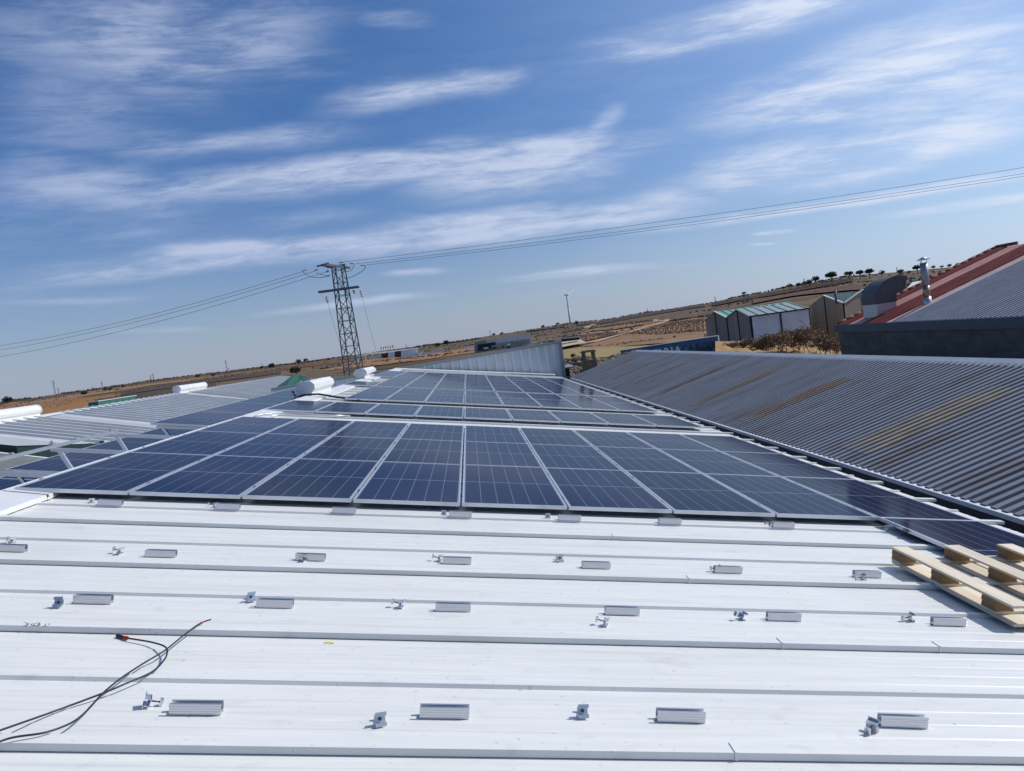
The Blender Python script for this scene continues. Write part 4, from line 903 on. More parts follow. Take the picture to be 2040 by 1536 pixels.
b = MB(); [b.bar((x,y,1.75),(x*1.1,y*1.1,1.93), .015) for x, y in ((.12,0),(-.12,0),(0,.12))]; b.build('cap_stay', M['steel'], t)
# ------------------------------------------------------------------ concrete chimney stack, lean-to and rubble beyond the dark roof
t = empty('concrete_chimney', A3(1177,745,47.5)); tag(t, 'squat weathered concrete chimney with a square opening beyond the dark roof gable', 'chimney')
def tb(v): return v
w = .80; b = MB(); base = Vector((0,0,-3))
b.prism([(-.42,-.42,-3),(.42,-.42,-3),(.42,.42,-3),(-.42,.42,-3)], (0,0,3.92)); b.build('shaft', M['conc2'], t)
for sx in (-1, 1):
    for sy in (-1, 1): b = MB(); b.box((sx*.38-(.14 if sx>0 else 0), sy*.38-(.12 if sy>0 else 0), .92),(sx*.38+(0 if sx>0 else .14), sy*.38+(0 if sy>0 else .12), 1.42)); b.build('corner_post', M['conc2'], t)
b = MB(); b.box((-.46,-.46,1.42),(.46,.46,1.50)); b.box((-.36,-.36,1.50),(.36,.36,1.56)); b.build('top_slab', M['conc2'], t, .01)
t = empty('lean_to', A3(1133,752,48)); tag(t, 'small dark open lean-to with a pale metal frame beside the parapet corner', 'shed')
b = MB(); b.box((-.45,0,.6),(.50,3,.68)); b.build('roof', M['parcap'], t)
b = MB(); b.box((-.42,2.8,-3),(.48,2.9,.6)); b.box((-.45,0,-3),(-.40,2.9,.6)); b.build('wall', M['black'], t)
b = MB(); b.bar((.45,0,-3),(.45,0,.66),.05); b.bar((-.4,0,.05),(.45,0,.05),.03); b.build('frame_bar', M['steel'], t)
rub = MB(); rnd = random.Random(21)
for i in range(900):
    px = rnd.uniform(1120,1262); Y = rnd.uniform(51,60); r = ray(px, 700); x = r.x*Y/r.y
    z = -3.4 + (Y-51)*.10 + noise.noise(Vector((x*.5, Y*.5, 1)))*.7; rr = rnd.uniform(.10,.34); rub.blob((x, Y, z), rr, .7, i, .35)
tag(rub.build('stone_rubble', M['stone']), 'broken brown stone rubble on the bank behind the concrete chimney', 'rubble', kind='stuff')
b = MB()
for (px0, px1) in ((1112,1270),):
    n_ = 20
    for i in range(n_+1):
        for (Y, z) in ((49.5,-8.4),(50.5,-3.6),(60,-2.75),(75,-2.95),(120,-6.5)):
            r = ray(px0+(px1-px0)*i/n_*1.0, 700); b.v.append((r.x*Y/r.y, Y, z+noise.noise(Vector((r.x*Y/r.y*.4, Y*.4, 2)))*.35))
    for i in range(n_):
        for j in range(4): k = i*5+j; b.f.append((k, k+5, k+6, k+1)); b.s.append(True)
tag(b.build('earth_bank', S_dk), kind='structure')
# ------------------------------------------------------------------ sign
p0 = A3(1237,697,72); p1 = A3(1430,668,75.4); p1.z = p0.z = -2.42
t = empty('signboard', (p0.x, p0.y, GROUND)); tag(t, 'long faded blue company sign with white and black lettering behind the dark roof', 'sign')
d = (p1-p0); SLn = d.length; d.normalize(); nn = Vector((d.y, -d.x, 0)); SM = Matrix((d, -nn, Vector((0,0,1)))).transposed().to_4x4(); SM.translation = Vector((0,0,0))
zt = -2.42-GROUND
def sb(mb, name, mat):
    o = mb.build(name, mat, t); o.matrix_local = SM; return o
b = MB(); b.box((0,0,zt-2.7),(SLn,.12,zt-.06)); sb(b, 'board', M['signblue'])
b = MB(); b.box((-.03,-.06,zt-.06),(SLn+.03,.16,zt)); b.box((SLn-.05,-.05,zt-2.75),(SLn+.10,.16,zt)); sb(b, 'white_edge', M['whiteflash'])
for x in (.6, SLn/2, SLn-.6): b = MB(); b.box((x-.08,.13,0),(x+.08,.28,zt-.2)); sb(b, 'post', M['steel'])
def letter(ch, x, mat, h=.78, z=None):
    cu = bpy.data.curves.new('letter', 'FONT'); cu.body = ch; cu.size = h*1.38; cu.extrude = .012; cu.offset = .012
    tmp = bpy.data.objects.new('letter', cu); me = bpy.data.meshes.new_from_object(tmp); bpy.data.objects.remove(tmp); bpy.data.curves.remove(cu)
    me.name = 'letter'; me.materials.clear(); me.materials.append(mat)
    o = bpy.data.objects.new('letter', me); link(o, t)
    lm = SM @ Matrix.Translation(Vector((x, -.013, (z if z is not None else zt-1.22)))) @ Matrix.Rotation(math.pi/2, 4, 'X'); o.matrix_local = lm
def sx(px):   # distance along the board for a spot on it
    r = ray(px, 690); tt = (p0.x*nn.x+p0.y*nn.y)/(r.x*nn.x+r.y*nn.y); q = r*tt; return (Vector((q.x,q.y,0))-Vector((p0.x,p0.y,0))).dot(d)
for ch, px, m_ in [('P',1254,'signwhite'),('T',1298,'signwhite'),('A',1307.5,'signwhite'),('R',1321,'signwhite'),('I',1335,'signwhite'),('A',1343,'signwhite'),('C',1357,'signblack'),('A',1371,'signblack'),('R',1386,'signblack'),('G',1398,'signblack'),('O',1411,'signblack')]:
    letter(ch, sx(px), M[m_])
# ------------------------------------------------------------------ warehouses with pitched roofs
def atz(px, py, z): r = ray(px, py); return r*(z/r.z)
def gabled(name, label, pl, pr, apx, lvec, mats, zbot=None, splits=1):
    """pl,pr: eave ends of the near gable (3D), apx: photo spot of the gable top, lvec: run of the ridge"""
    t = empty(name, ((pl.x+pr.x)/2, (pl.y+pr.y)/2, GROUND)); tag(t, label, 'warehouse', 'pitched warehouses below the hill'); o = t.location.copy()
    mid = (pl+pr)/2; r = ray(*apx); u = (pr-pl); 
    # point of the sight line over the gable line
    A = Matrix(((r.x, -u.x),(r.y, -u.y))); s = A.inverted() @ Vector((pl.x, pl.y)); ap = r*s[0]
    zb = GROUND-2
    lv = Vector(lvec)
    def bb(mb, nm, mat): mb.v = [tuple(Vector(v)-o) for v in mb.v]; return mb.build(nm, mat, t)
    v = lambda p, z: Vector((p.x, p.y, z))
    b = MB(); b.add([v(pl,zb), v(ap,zb), v(ap,ap.z), v(pl,pl.z)], [(0,1,2,3)]); bb(b, 'gable_wall', mats[0])
    b = MB(); b.add([v(ap,zb), v(pr,zb), v(pr,pr.z), v(ap,ap.z)], [(0,1,2,3)]); bb(b, 'gable_wall', mats[1])
    w2 = (pr-pl).normalized(); nf = Vector((w2.y,-w2.x,0))*.06
    b = MB(); b.bar(v(ap,zb)+nf, v(ap,ap.z)+nf, .14,.06, Vector((0,1,0))); bb(b, 'joint_strip', M['black']); b = MB(); b.bar(v(pr,zb)+nf, v(pr,pr.z)+nf, .2,.08, Vector((0,1,0))); bb(b, 'joint_strip', M['black'])
    b = MB(); b.bar(pl+nf+Vector((0,0,.06)), ap+nf+Vector((0,0,.06)), .25,.12); b.bar(ap+nf+Vector((0,0,.06)), pr+nf+Vector((0,0,.06)), .25,.12); bb(b, 'verge_trim', mats[4])
    # roof slopes with ribs
    for (e, mt, nm) in ((pr, mats[2], 'roof_slope'), (pl, mats[3], 'roof_slope')):
        L = lv.length; n = max(4, int(L/1.1)); b = MB()
        for i in range(n):
            for (f0, f1, z) in ((0,.8,0),(.8,.86,.0),(.86,.94,.09),(.94,1,.0)):
                pass
            q = [ap+lv*(i/n), ap+lv*((i+.82)/n), ap+lv*((i+.86)/n)+Vector((0,0,.10)), ap+lv*((i+.96)/n)+Vector((0,0,.10)), ap+lv*((i+1)/n)]
            w_ = [x-ap+e for x in q]; base = len(b.v); b.v += [tuple(x) for x in q+w_]
            for k in range(4): b.f.append((base+k, base+k+1, base+5+k+1, base+5+k)); b.s.append(False)
        bb(b, nm, mt)
    b = MB(); b.add([v(pl+lv,zb), v(pr+lv,zb), pr+lv, ap+lv, pl+lv], [(0,1,2,3,4)]); b.add([v(pl,zb), v(pl+lv,zb), pl+lv, pl], [(0,1,2,3)]); bb(b, 'back_wall', mats[0])
    return t, ap, o, bb, v, lv
ZE = -1.18
c = atz(1495,631,ZE); e_ = atz(1613,615,ZE); a_ = atz(1448.5,633.5,ZE); w0 = atz(1405,639,ZE*1.05)
lv = (e_-c); lv.z = 0
t, ap, o, bb, v, _ = gabled('gabled_warehouse', 'warehouse with grey green roof, long white panel side and brown gable', a_, c, (1469,617.5), lv, (M['brownwall'], M['brownwall'], M['greengrey'], M['greengrey'], M['parcap']))
for k in range(2):
    b = MB(); s0 = c+lv*(.02+.49*k); s1 = c+lv*(.49+.49*k); b.add([v(s0,-4.35), v(s1,-4.25), v(s1,ZE-.05), v(s0,ZE-.05)], [(0,1,2,3)]); bb(b, 'white_panel', M['whitewall'])
b = MB(); nf = Vector((lv.y,-lv.x,0)).normalized()*-.1
b.add([v(c,GROUND-2)+nf*.5, v(c+lv,GROUND-2)+nf*.5, v(c+lv,-4.3)+nf*.5, v(c,-4.3)+nf*.5], [(0,1,2,3)]); b2 = bb(b, 'lower_wall', new_mat('dark_brown_render', (.10,.075,.055), .9, var=.2, vscale=.5))
b = MB(); b.bar(v(c+lv*.5,GROUND), v(c+lv*.5,ZE), .15,.3, Vector((0,1,0))); b.bar(v(c,ZE+.05),v(c+lv,ZE+.05),.2,.14); bb(b, 'trim', M['black'])
lv1 = lv*1.62; 
t1, *_ = gabled('gabled_warehouse', 'warehouse with pale mint green roof and dark shaded gable, leftmost of the group', w0, a_, (1424,621), lv1*1.0+Vector((0,0,0)), (M['brownwall'], M['brownwall'], M['greenroof'], M['greenroof'], M['clear']))
g3l = atz(1613,611,ZE); g3r = atz(1681,604,ZE); g4a = atz(1681.5,604,ZE)
lv3 = Vector((ray(1735,598).x, ray(1735,598).y, 0)).normalized()*(g3r.length*1.32)-Vector((g3r.x,g3r.y,0))
gabled('gabled_warehouse', 'warehouse with tall beige gable and ribbed grey roof, third of the group', g3l, g3r, (1642,589), lv3, (M['brownwall'], M['brownwall'], M['greengrey'], M['greengrey'], M['clear']))
g4b = atz(1765,592,ZE)
gabled('gabled_warehouse', 'rightmost beige gabled warehouse half hidden by the curved hood', g4a, g4b, (1718,578), lv3, (M['brownwall'], M['brownwall'], M['greengrey'], M['greengrey'], M['clear']))
# translucent mint panels and roof objects
b = MB(); q = ray(1472,617); b.tube([A3(1664,588,96)+Vector((0,0,-1.2)), A3(1664,578,96)], .16, 6); tag(b.build('flue_pipe', M['lattice']), 'thin dark flue pipe standing on the warehouse roofs', 'chimney')
# far grey shed roof behind the hood on the right
t = empty('far_shed', A3(1820,570,150)); tag(t, 'distant shed with pale corrugated roof glimpsed right of the hood', 'shed'); o = t.location.copy()
b = MB(); P = [A3(1800,573,150),A3(1824,564,150),A3(1850,556,170),A3(1838,571,140)]; b.add([A3(1803,578,140),A3(1828,566,140),A3(1848,557,170),A3(1818,562,170)],[(0,1,2,3)]); b.v=[tuple(Vector(x)-o) for x in b.v]; b.build('roof', M['clear'], t)
b = MB(); b.add([A3(1803,578,140),A3(1803,600,140),A3(1850,598,138),A3(1828,566,140)],[(0,1,2,3)]); b.v=[tuple(Vector(x)-o) for x in b.v]; b.build('wall', M['brownwall'], t)
# ------------------------------------------------------------------ power pylon and lines
PX, PY = -9.2, 59.3
py_ = empty('power_pylon', (PX, PY, GROUND)); tag(py_, 'dark steel lattice power pylon with two crossarms beyond the parapet', 'pylon')
H = 7.62-GROUND; hw = lambda z: .38+(H-z)*.024
def pb(mb, nm, mat=M['lattice']): return mb.build(nm, mat, py_)
rotm = Matrix.Rotation(rad(31), 4, 'Z')
cor = [(-1,-1),(1,-1),(1,1),(-1,1)]
for (sx_, sy_) in cor:
    b = MB(); p = rotm @ Vector((sx_*hw(0), sy_*hw(0), 0)); q = rotm @ Vector((sx_*hw(H), sy_*hw(H), H)); b.bar(p, q, .085,.085); pb(b, 'leg')
z = 0.; k = 0
while z < H-.3:
    dz = min(1.0, H-z) if z > 6 else 1.35; z2 = min(H, z+dz)
    for i in range(4):
        a = cor[i]; c2_ = cor[(i+1) % 4]; fl = k % 2
        p = rotm @ Vector((a[0]*hw(z), a[1]*hw(z), z)); q = rotm @ Vector((c2_[0]*hw(z), c2_[1]*hw(z), z)); p2 = rotm @ Vector((a[0]*hw(z2), a[1]*hw(z2), z2)); q2 = rotm @ Vector((c2_[0]*hw(z2), c2_[1]*hw(z2), z2))
        b = MB(); b.bar(p if fl else q, q2 if fl else p2, .05,.05); b.bar(p, q, .045,.045); pb(b, 'brace')
    z = z2; k += 1
def arm(z, a, c, nm, w=.14):
    b = MB(); b.bar(a, c, w, .16); b.bar(Vector(a)+Vector((0,.5,0)), Vector(c)+Vector((0,.5,0)), w, .12)
    for i in range(5):
        p = Vector(a).lerp(Vector(c), i/4); b.bar(p, p+Vector((0,.5,0)), .06)
    pb(b, nm)
L2 = A3(634,582,PY-.3); R2 = A3(714,571,PY-.3); o = Vector((PX,PY,GROUND))
arm(0, L2-o, R2-o, 'lower_crossarm', .16)
L1 = A3(649,527,PY-1.2); R1 = A3(697,533.5,PY+.3); b = MB(); b.bar(L1-o, R1-o, .16,.16); b.bar(A3(631,531,PY-1)-o, A3(655,524,PY-.8)-o, .12,.12); b.bar(A3(652,533,PY+.3)-o, A3(688,527,PY)-o, .12,.12); b.bar(A3(640,529,PY)-o, A3(664,534,PY)-o, .10); pb(b, 'upper_crossarm')
def insul(b, p, q, n=4, r=.12):
    p = Vector(p); q = Vector(q); b.tube([p,q], .03, 5)
    for i in range(n): c_ = p.lerp(q, (i+.7)/(n+.4)); dd = (q-p).normalized()*.035; b.tube([c_-dd, c_+dd], r, 8)
for (a, c) in [((613,536),(601,540)),((634,536),(626,539)),((655,539),(650,542)),((675,523.5),(686,521)),((697,524),(707,525)),((718,528),(729,528.5)),((650,590),(653,604)),((718,577),(722,592)),((704,577),(707,585))]:
    b = MB(); insul(b, A3(a[0],a[1],PY)-o, A3(c[0],c[1],PY)-o, 4, .08 if a[1] < 560 else .11); pb(b, 'insulator', M['porcelain'])
def wire(name, label, a, c, sag, r=.013, grp='power lines'):
    a = Vector(a); c = Vector(c); b = MB(); P = []
    for i in range(33): t_ = i/32; p = a.lerp(c, t_); p.z -= sag*4*t_*(1-t_); P.append(p)
    b.tube(P, r, 4, False); tag(b.build(name, M['lattice']), label, 'power line', grp)
def far(px, py, D): r = ray(px, py); return r*(D/math.hypot(r.x, r.y))
def ext(a, px, py, D, k=1.5):     # run the span on past the picture edge
    a = Vector(a); p = far(px, py, D); return a+(p-a)*k
for i, (s, e) in enumerate([((684,522),(2040,326)),((707,526),(2040,338)),((729,528),(2040,343.5))]):
    a = A3(*s, PY); c = far(*e, 66); c = a+(c-a)*1.25
    wire('power_line', ['highest power line running right from the pylon','middle power line running right from the pylon','lowest power line running right from the pylon'][i], a, c, .42)
for i, (s, e) in enumerate([((603,541),(0,681)),((628,540),(0,689.5)),((652,541),(0,703))]):
    a = A3(*s, PY); c = far(*e, 105); c = a+(c-a)*1.2
    wire('power_line', ['highest power line running left from the pylon','middle power line running left from the pylon','lowest power line running left from the pylon'][i], a, c, .8, .016)
wire('power_line', 'thin line dropping from the left insulator of the pylon', A3(653,604,PY), A3(686,705,PY+4), .5, .010)
wire('power_line', 'thin line dropping from the right insulator of the pylon', A3(722,592,PY), A3(750,700,PY+4), .5, .010)
wire('power_line', 'thin line dropping close beside the pylon body', A3(690,580,PY), A3(718,700,PY+4), .4, .008)
for i, pts in enumerate([[(604,542),(612,548),(622,552),(640,553),(656,550)],[(630,543),(640,547),(652,549),(658,548)],[(729,530),(724,538),(712,546),(697,553),(684,554)],[(706,528),(700,538),(690,541),(680,542)]]):
    b = MB(); b.tube(spline([A3(*p, PY) for p in pts], 5), .022, 4); tag(b.build('jumper_wire', M['lattice']), ['long drooping jumper wire left of the pylon head','short drooping jumper wire left of the pylon head','long drooping jumper wire right of the pylon head','short drooping jumper wire right of the pylon head'][i], 'wire', 'jumper wires')
# ------------------------------------------------------------------ far structures
def far_pylon(px, py, h_px, label, D=None, grp='distant pylons on the horizon'):
    base = hit(px, py+3) if D is None else far(px, py, D); Dd = math.hypot(base.x, base.y); H_ = h_px/F*Dd*1.02
    t = empty('distant_pylon', base); tag(t, label, 'pylon', grp); w = max(.25, H_*.03); s = max(.22, Dd*.0002)
    for k in (-1, 1): b = MB(); b.bar((k*w*2,0,-3),(k*w*.4,0,H_), s); b.build('leg', M['lattice'], t)
    b = MB(); b.bar((-H_*.13,0,H_*.93),(H_*.13,0,H_*.93), s); b.bar((-H_*.09,0,H_*.8),(H_*.09,0,H_*.8), s); b.build('crossarm', M['lattice'], t)
    b = MB()
    for k in range(6): z0 = H_*k/6; z1 = H_*(k+1)/6; ww = lambda z: w*2-(w*1.6)*z/H_; b.bar((-ww(z0),0,z0),(ww(z1),0,z1), s*.7); b.bar((ww(z0),0,z0),(-ww(z1),0,z1), s*.7)
    b.build('bracing', M['lattice'], t)
for (px, py, hp, lb) in [(111,787,27,'tallest lattice pylon far out on the left horizon'),(118,786,14,'short pylon touching the tallest one on the left horizon'),(185,778,9,'small pylon between the two left groups on the horizon'),(205,776,16,'slim pylon right of the scrubby clump on the left horizon'),(302,760,14,'left one of the close pair of pylons on the horizon'),(307,759,16,'right one of the close pair of pylons on the horizon'),(453,739,22,'pylon on the horizon between the pair and the big pylon'),(457,740,9,'small pylon leaning against a taller one right of the pair'),(523,729,8,'tiny pylon just left of the round dark bush'),(80,792,5,'faint tiny pylon at the far left'),(272,765,6,'faint pylon left of the close pair'),(810,691,9,'small mast above the red and white factory'),(977,668,12,'small mast above the grey warehouse'),(1290,616,7,'tiny mast on the bare hill line'),(1425,597,9,'thin mast on the hill right of the turbine'),(1602,558,10,'thin mast on the hill above the warehouses'),(1787,536,8,'thin mast on the hill left of the metal flue')]:
    far_pylon(px, py, hp, lb)
# turbine
Dt = 2150; tb_ = far(1137,648,Dt); t = empty('wind_turbine', tb_); tag(t, 'lone white wind turbine standing on the horizon right of centre', 'wind turbine')
hub = far(1131.5,588,Dt)-tb_; hub.x, hub.y = 0, 0; Hh = hub.z
b = MB(); b.tube([(0,0,-30),(0,0,Hh)], [3.6,2.4], 12); b.build('tower', M['turb'], t)
dirr = ray(1131,588); dirr = Vector((dirr.x,dirr.y,0)).normalized(); side = Vector((dirr.y,-dirr.x,0))
b = MB(); b.bar(Vector((0,0,Hh+1))-side*7-dirr*3, Vector((0,0,Hh+1))+side*3, 3.4,3.4); b.build('nacelle', M['turb'], t)
hc = Vector((0,0,Hh+1))+side*3.6
b = MB(); b.blob(hc, 2.2, 1, 1, .02); b.build('hub', M['turb'], t)
ax = (side*.75-dirr*.66).normalized(); e1 = ax.cross(Vector((0,0,1))).normalized(); e2 = ax.cross(e1)
for k in range(3):
    a = rad(-62+120*k); dd = e2*-math.cos(a)+e1*math.sin(a)
    b = MB(); wv = dd.cross(ax); b.add([hc-wv*.8, hc+dd*8+wv*2.8, hc+dd*36+wv*.6, hc+dd*36-wv*.6, hc+dd*8-wv*1.8], [(0,1,2,3,4)]); b.add([hc-wv*.8+ax*.7, hc+dd*8+wv*2.8+ax*.7, hc+dd*36+wv*.6+ax*.4, hc+dd*36-wv*.6+ax*.4, hc+dd*8-wv*1.4+ax*.7], [(4,3,2,1,0)])
    b.build('blade', M['turb'], t)
# far buildings: box(px left, px right, y top left, y bottom left, depth)
def farbox(t, o, nm, mat, x0, x1, yt0, yb0, yt1, yb1, D, depth=12, D1=None):
    D1 = D1 or D; A = [far(x0,yt0,D), far(x1,yt1,D1), far(x1,yb1,D1), far(x0,yb0,D)]; dv = Vector((A[0].x, A[0].y, 0)).normalized()*depth
    b = MB(); b.prism([p-o for p in A], dv); return b.build(nm, mat, t)
t = empty('grey_warehouse', far(1000,700,330)); o = t.location.copy(); tag(t, 'distant grey logistics warehouse with loading doors above the parapet', 'warehouse')
farbox(t,o,'wall',M['gwhite'] if 0 else new_mat('light_grey_cladding',(.62,.615,.59),.7), 969,1057,677,700,664,692, 330, 20)
farbox(t,o,'wing',M['greywall'], 945,969,681.5,703,677,701, 329, 20)
farbox(t,o,'dark_bay',M['black'], 952,987,686.5,699,681.5,694, 328.5, 2)
for k in range(8): x0 = 990+8.4*k; s = (676-686)/(1057-987); y0 = 686-(x0-988)*.140; farbox(t,o,'loading_door',M['greengrey'], x0, x0+7.0, y0-1.5, y0+7.5, y0-2.4, y0+6.6, 328.6, .8)
for (nm, lb, x0, x1, y, hgt, mt) in [('parked_truck','grey articulated truck parked by the loading doors',979,1008,693,5.5,'greywall'),('parked_van','white van parked in front of the dark loading bay',963,973,696,4,'gwhite'),('parked_truck','white truck cab at the right end of the grey truck',1010,1016,690,6,'gwhite')]:
    t = empty(nm, far((x0+x1)/2, y, 318)); tag(t, lb, 'truck' if 'truck' in nm else 'van'); o = t.location.copy()
    farbox(t,o,'body',M[mt], x0,x1,y-hgt+1,y+1.2,y-hgt+1-(x1-x0)*.14,y+1.2-(x1-x0)*.14, 318, 2.4)
    for q in (.15,.3,.8): xx = x0+(x1-x0)*q; yy = y+1.5-(xx-x0)*.14; p = far(xx,yy,317.7)-o; b = MB(); b.tube([p, p+Vector((0,.3,0))], .45, 8); b.build('wheel', M['black'], t)
t = empty('factory', far(790,715,420)); o = t.location.copy(); tag(t, 'distant long factory with white and dark red cladding right of the pylon', 'factory')
farbox(t,o,'white_wall',M['gwhite'], 799,832,698.5,712,694,709, 420, 25); farbox(t,o,'red_panel',M['darkred'], 786,799,700.5,712,698.5,711.5, 420.5, 25); farbox(t,o,'white_panel',M['gwhite'], 773,786,702.5,714,700.5,713, 420, 20)
farbox(t,o,'red_wall',M['darkred'], 760,773,705,713,702,713, 421, 20); farbox(t,o,'low_block',M['gwhite'], 832,842,703,710,702,709, 415, 10)
b = MB(); P = [far(705,712,430),far(735,703,432),far(770,700,432),far(832,693,425),far(834,695,420),far(772,703,425),(far(738,705,425)),far(707,714,425)]; b.add([p-o for p in P], [(0,1,6,7),(1,2,5,6),(2,3,4,5)]); b.build('canopy', M['greywall'], t)
for k in range(4): p = far(714+14*k,722-2*k,424)-o; q = far(713+14*k,711-3.2*k,424)-o; b = MB(); b.bar(p,q,.5); b.build('canopy_post', M['gwhite'], t)
for k, (x0,x1,y,hh) in enumerate([(845,858,705,5),(862,868,703,5),(874,885,701,3.5),(925,946,694,4.5),(700,720,716,3),(742,752,713,3),(1060,1072,689,5),(1075,1085,687,7),(1090,1110,682,3.5)]):
    t = empty('distant_house', far((x0+x1)/2, y, 390)); o = t.location.copy()
    tag(t, 'tiny pale distant building, %s' % ['just right of the factory','second right of the factory','low and alone on the orange soil','left of the grey warehouse with white rooflights','under the factory canopy on the left','under the factory canopy on the right','at the right corner of the grey warehouse','upright block right of the grey warehouse','low shed above the parapet end'][k], 'building', 'small distant buildings')
    farbox(t,o,'wall',M['gwhite'] if k != 8 else M['greywall'], x0,x1,y-hh,y+1.5,y-hh-(x1-x0)*.14,y+1.5-(x1-x0)*.14, 390, 8)
    farbox(t,o,'roof',M['tile'] if k in (0,3) else M['clear'], x0-.5,x1+.5,y-hh-1,y-hh+.2,y-hh-1-(x1-x0)*.14,y-hh+.2-(x1-x0)*.14, 389.5, 9)
t = empty('dark_shed', far(1140,680,250)); o = t.location.copy(); tag(t, 'long low dark shed beside the cream spoil heap', 'shed')
farbox(t,o,'wall',M['black'], 1118,1154,676,681,672,677, 250, 6); farbox(t,o,'roof',M['parcap'], 1117,1155,674,676.5,670,672.5, 249, 7)
# ------------------------------------------------------------------ trees
def leaf_cloud(b, c, rx_, ry_, rz_, n, size, rnd, flat=.0):
    for _ in range(n):
        while True:
            p = Vector((rnd.uniform(-1,1), rnd.uniform(-1,1), rnd.uniform(-1,1)))
            if .25 < p.length < 1: break
        if noise.noise(Vector(c)*.3+p*1.7) < -.22: continue
        if p.z < -.35: p.z *= .5
        q = Vector((c[0]+p.x*rx_, c[1]+p.y*ry_, c[2]+p.z*rz_)); s = size*rnd.uniform(.6,1.4)
        n1_ = Vector((rnd.gauss(0,1), rnd.gauss(0,1), rnd.gauss(0,1)+.4)).normalized(); a = n1_.orthogonal().normalized(); d_ = n1_.cross(a)
        b.add([q-a*s, q+d_*s*.6, q+a*s, q-d_*s*.6], [(0,1,2,3)])
def tree(px, py, rpx, label, umbrella=True, grp='trees along the hill line', ht=1.7):
    base = hit(px, py+rpx*ht); D = math.hypot(base.x, base.y)
    R_ = rpx/F*D; cz = ray(px,py); cz = cz.z/math.hypot(cz.x,cz.y)*D
    t = empty('umbrella_pine' if umbrella else 'round_bush', base); tag(t, label, 'tree' if umbrella else 'bush', grp); hgt = max(cz-base.z, R_*.5)
    rd = random.Random(int(px*7+py)); b = MB()
    leaf_cloud(b, (0,0,hgt), R_, R_, R_*(.62 if umbrella else .8), int(420 if rpx > 6 else 200), R_*.13, rd)
    for k in range(5): a = rd.uniform(0,6.28); leaf_cloud(b, (math.cos(a)*R_*.55, math.sin(a)*R_*.55, hgt+rd.uniform(-.15,.2)*R_), R_*.5, R_*.5, R_*.35, 90, R_*.13, rd)
    b.build('crown', M['pine'], t)
    b = MB(); b.tube([(0,0,-1),(R_*.05,0,hgt*.5),(0,0,hgt)], [R_*.10,R_*.08,R_*.05], 6)
    for k in range(4): a = k*1.6+.3; b.tube([(0,0,hgt*.55),(math.cos(a)*R_*.5,math.sin(a)*R_*.5,hgt)], [R_*.05,R_*.02], 5)
    b.build('trunk', M['bark'], t)
TR = [(1658,548,11,'largest umbrella pine on the hill line right of the scrub clump',1),(1692,545,8,'umbrella pine left one of the middle three on the hill line',1),(1714,543,7.5,'umbrella pine middle one of three on the hill line',1),(1733,541,8.5,'umbrella pine right one of three on the hill line',1),(1757,543,6,'low pine just left above the hood on the hill line',0),(1828,533,7.5,'umbrella pine standing left of the metal flue',1),(1795,541,6,'low round tree between hood and flue on the hill line',0),(1811,542,4,'small bush between hood and flue on the hill line',0),(1483,584,4.5,'lone small pine on the bare hill above the sign',1),(1626,556,7.5,'tall round tree at the right end of the scrub clump',0),(1613,562,6.5,'round tree in the middle of the scrub clump',0),(1604,563,4.5,'small round tree in the scrub clump',0),(1592,567,5.5,'round tree left part of the scrub clump',0),(1573,569,5.5,'pale round tree at the left end of the scrub clump',0),(1561,573,4,'lowest small tree left of the scrub clump',0),(1860,532,4,'tiny tree just right of the flue top',0),(1877,531,3.5,'second tiny tree right of the flue',0),(1892,529,4,'third tiny tree right of the flue',0),(1911,527,5.5,'round tree touching the red roof edge on the hill line',1)]
for (px, py, r_, lb, um) in TR: tree(px, py, r_, lb, bool(um))
for (px, py, r_, lb) in [(590,738,11,'round dark green bush just behind the teal roof'),(595,720,6,'round bush on the skyline above the dark round bush'),(610,717,5,'second bush on the skyline above the dark round bush'),(542,729,7,'dark wide bush on the left skyline'),(521,732,4,'tiny round dark bush left of the wide dark bush'),(168,783,6,'dark bush clump on the left horizon'),(15,797,8,'dark bush at the far left edge under the horizon'),(210,776,4,'small bush right of the slim pylon'),(220,775,4,'second small bush right of the slim pylon'),(246,770,3,'lone small bush on the left horizon'),(395,749,5,'round bush above the white drum vent'),(425,747,4,'small bush right of the white drum vent skyline'),(890,683,7,'dark tree clump left of the grey warehouse'),(873,687,6,'dark bush left part of the clump by the grey warehouse'),(1082,650,4,'round tree on the slope right of the grey warehouse'),(1112,645,4,'round tree left of the wind turbine'),(1148,643,6,'brown bush at the foot of the wind turbine'),(1000,664,4,'low tree above the grey warehouse roof'),(985,666,4,'second low tree above the grey warehouse roof'),(1143,708,6,'low green bush on the dry grass left of the concrete chimney')]:
    tree(px, py, r_, lb, False, 'dark round bushes near the horizon', .8)
# row of small slanting trees along the road on the skyline
for k in range(13):
    px = 827+9.5*k; py = 692.5-1.32*9.5*k/9.5-.12*k; tree(px, 691.5-k*1.33, 2.6, '%s roadside tree from the left on the skyline beside the grey warehouse' % (ORD+['thirteenth'])[k], False, 'roadside trees on the skyline', 1.4)
for k in range(6):
    px = 760+4.7*k; b = MB(); p = hit(px, 700-k*.75); D = math.hypot(p.x,p.y); b.tube([p, p+Vector((0,0,8/F*D))], .35, 5); b.blob(p+Vector((0,0,6.5/F*D)), 1.2, 1.8, k); tag(b.build('cypress', M['pine']), '%s thin dark cypress from the left above the factory canopy' % ORD[k], 'tree', 'row of cypresses')
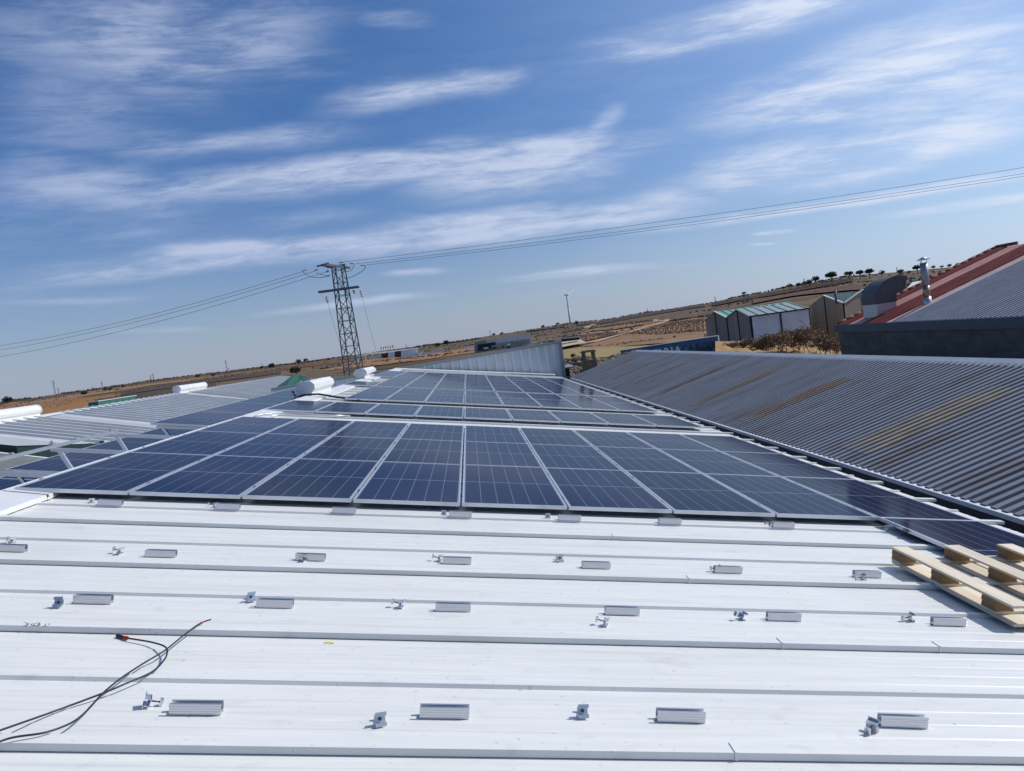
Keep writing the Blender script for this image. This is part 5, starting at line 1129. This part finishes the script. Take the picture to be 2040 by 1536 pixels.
# bare shrubs with dry leaves below the warehouses
def bare_shrub(px, py, Y, h_, seed, label):
    base = A3(px, py, Y); t = empty('bare_shrub', base); tag(t, label, 'shrub', 'bare leafless shrubs with dry leaves'); rd = random.Random(seed)
    br = MB(); lf = MB()
    def grow(p, d, L, r_, dep):
        q = p+d*L; br.tube([p, q], [r_*.6, r_*.38], 3, False)
        if dep >= 2:
            for _ in range(2 if dep < 4 else 3):
                c_ = p.lerp(q, rd.random())+Vector((rd.gauss(0,.10), rd.gauss(0,.10), rd.gauss(0,.08))); n1_ = Vector((rd.gauss(0,1),rd.gauss(0,1),rd.gauss(0,1))).normalized(); a = n1_.orthogonal().normalized()*rd.uniform(.03,.075); d2 = n1_.cross(a)*.8
                lf.add([c_-a, c_+d2, c_+a, c_-d2], [(0,1,2,3)])
        if dep < 4:
            for _ in range(3 if dep else 4):
                nd = (d+Vector((rd.gauss(0,.55), rd.gauss(0,.55), rd.gauss(0,.35)+.08))).normalized(); grow(p.lerp(q, rd.uniform(.55,1)), nd, L*rd.uniform(.55,.8), r_*.55, dep+1)
    for k in range(4): grow(Vector((rd.uniform(-.4,.4), rd.uniform(-.4,.4), 0)), Vector((rd.gauss(0,.35), rd.gauss(0,.35), 1)).normalized(), h_*.38, .05, 0)
    br.build('branch', M['bark'], t); lf.build('dry_leaves', M['dryleaf'], t)
SH = [(1462,704,58,1.6,'small bare shrub at the left end of the row under the warehouses'),(1500,706,56,2.3,'bare shrub below the brown gable of the warehouses'),(1530,708,55,2.8,'bare shrub below the white side panels, left one'),(1556,710,52,3.8,'tallest bare shrub in front of the white panel side'),(1585,709,53,3.2,'bare shrub below the right white panel'),(1612,710,52,4.0,'bare shrub rising in front of the tall beige gable'),(1640,711,50,3.0,'bare shrub left of the grey block wall'),(1662,712,50,2.3,'bare shrub touching the grey block wall corner')]
for i, (px, py, Y, h_, lb) in enumerate(SH): bare_shrub(px, py+2, Y, h_*.68, 100+i, lb)
# tan dry-grass bank they stand on
b = MB(); n_ = 40
for i in range(n_+1):
    px = 1425+(1700-1425)*i/n_
    for (Y, dy) in ((46,16),(50,8),(60,-14),(75,-20)):
        r = ray(px, 700+dy); b.v.append((r.x*Y/r.y, Y, r.z*Y/r.y+noise.noise(Vector((i*.5, Y, 0)))*.2))
for i in range(n_):
    for j in range(3): k = i*4+j; b.f.append((k,k+4,k+5,k+1)); b.s.append(True)
tag(b.build('dry_bank', S_tan), kind='structure')
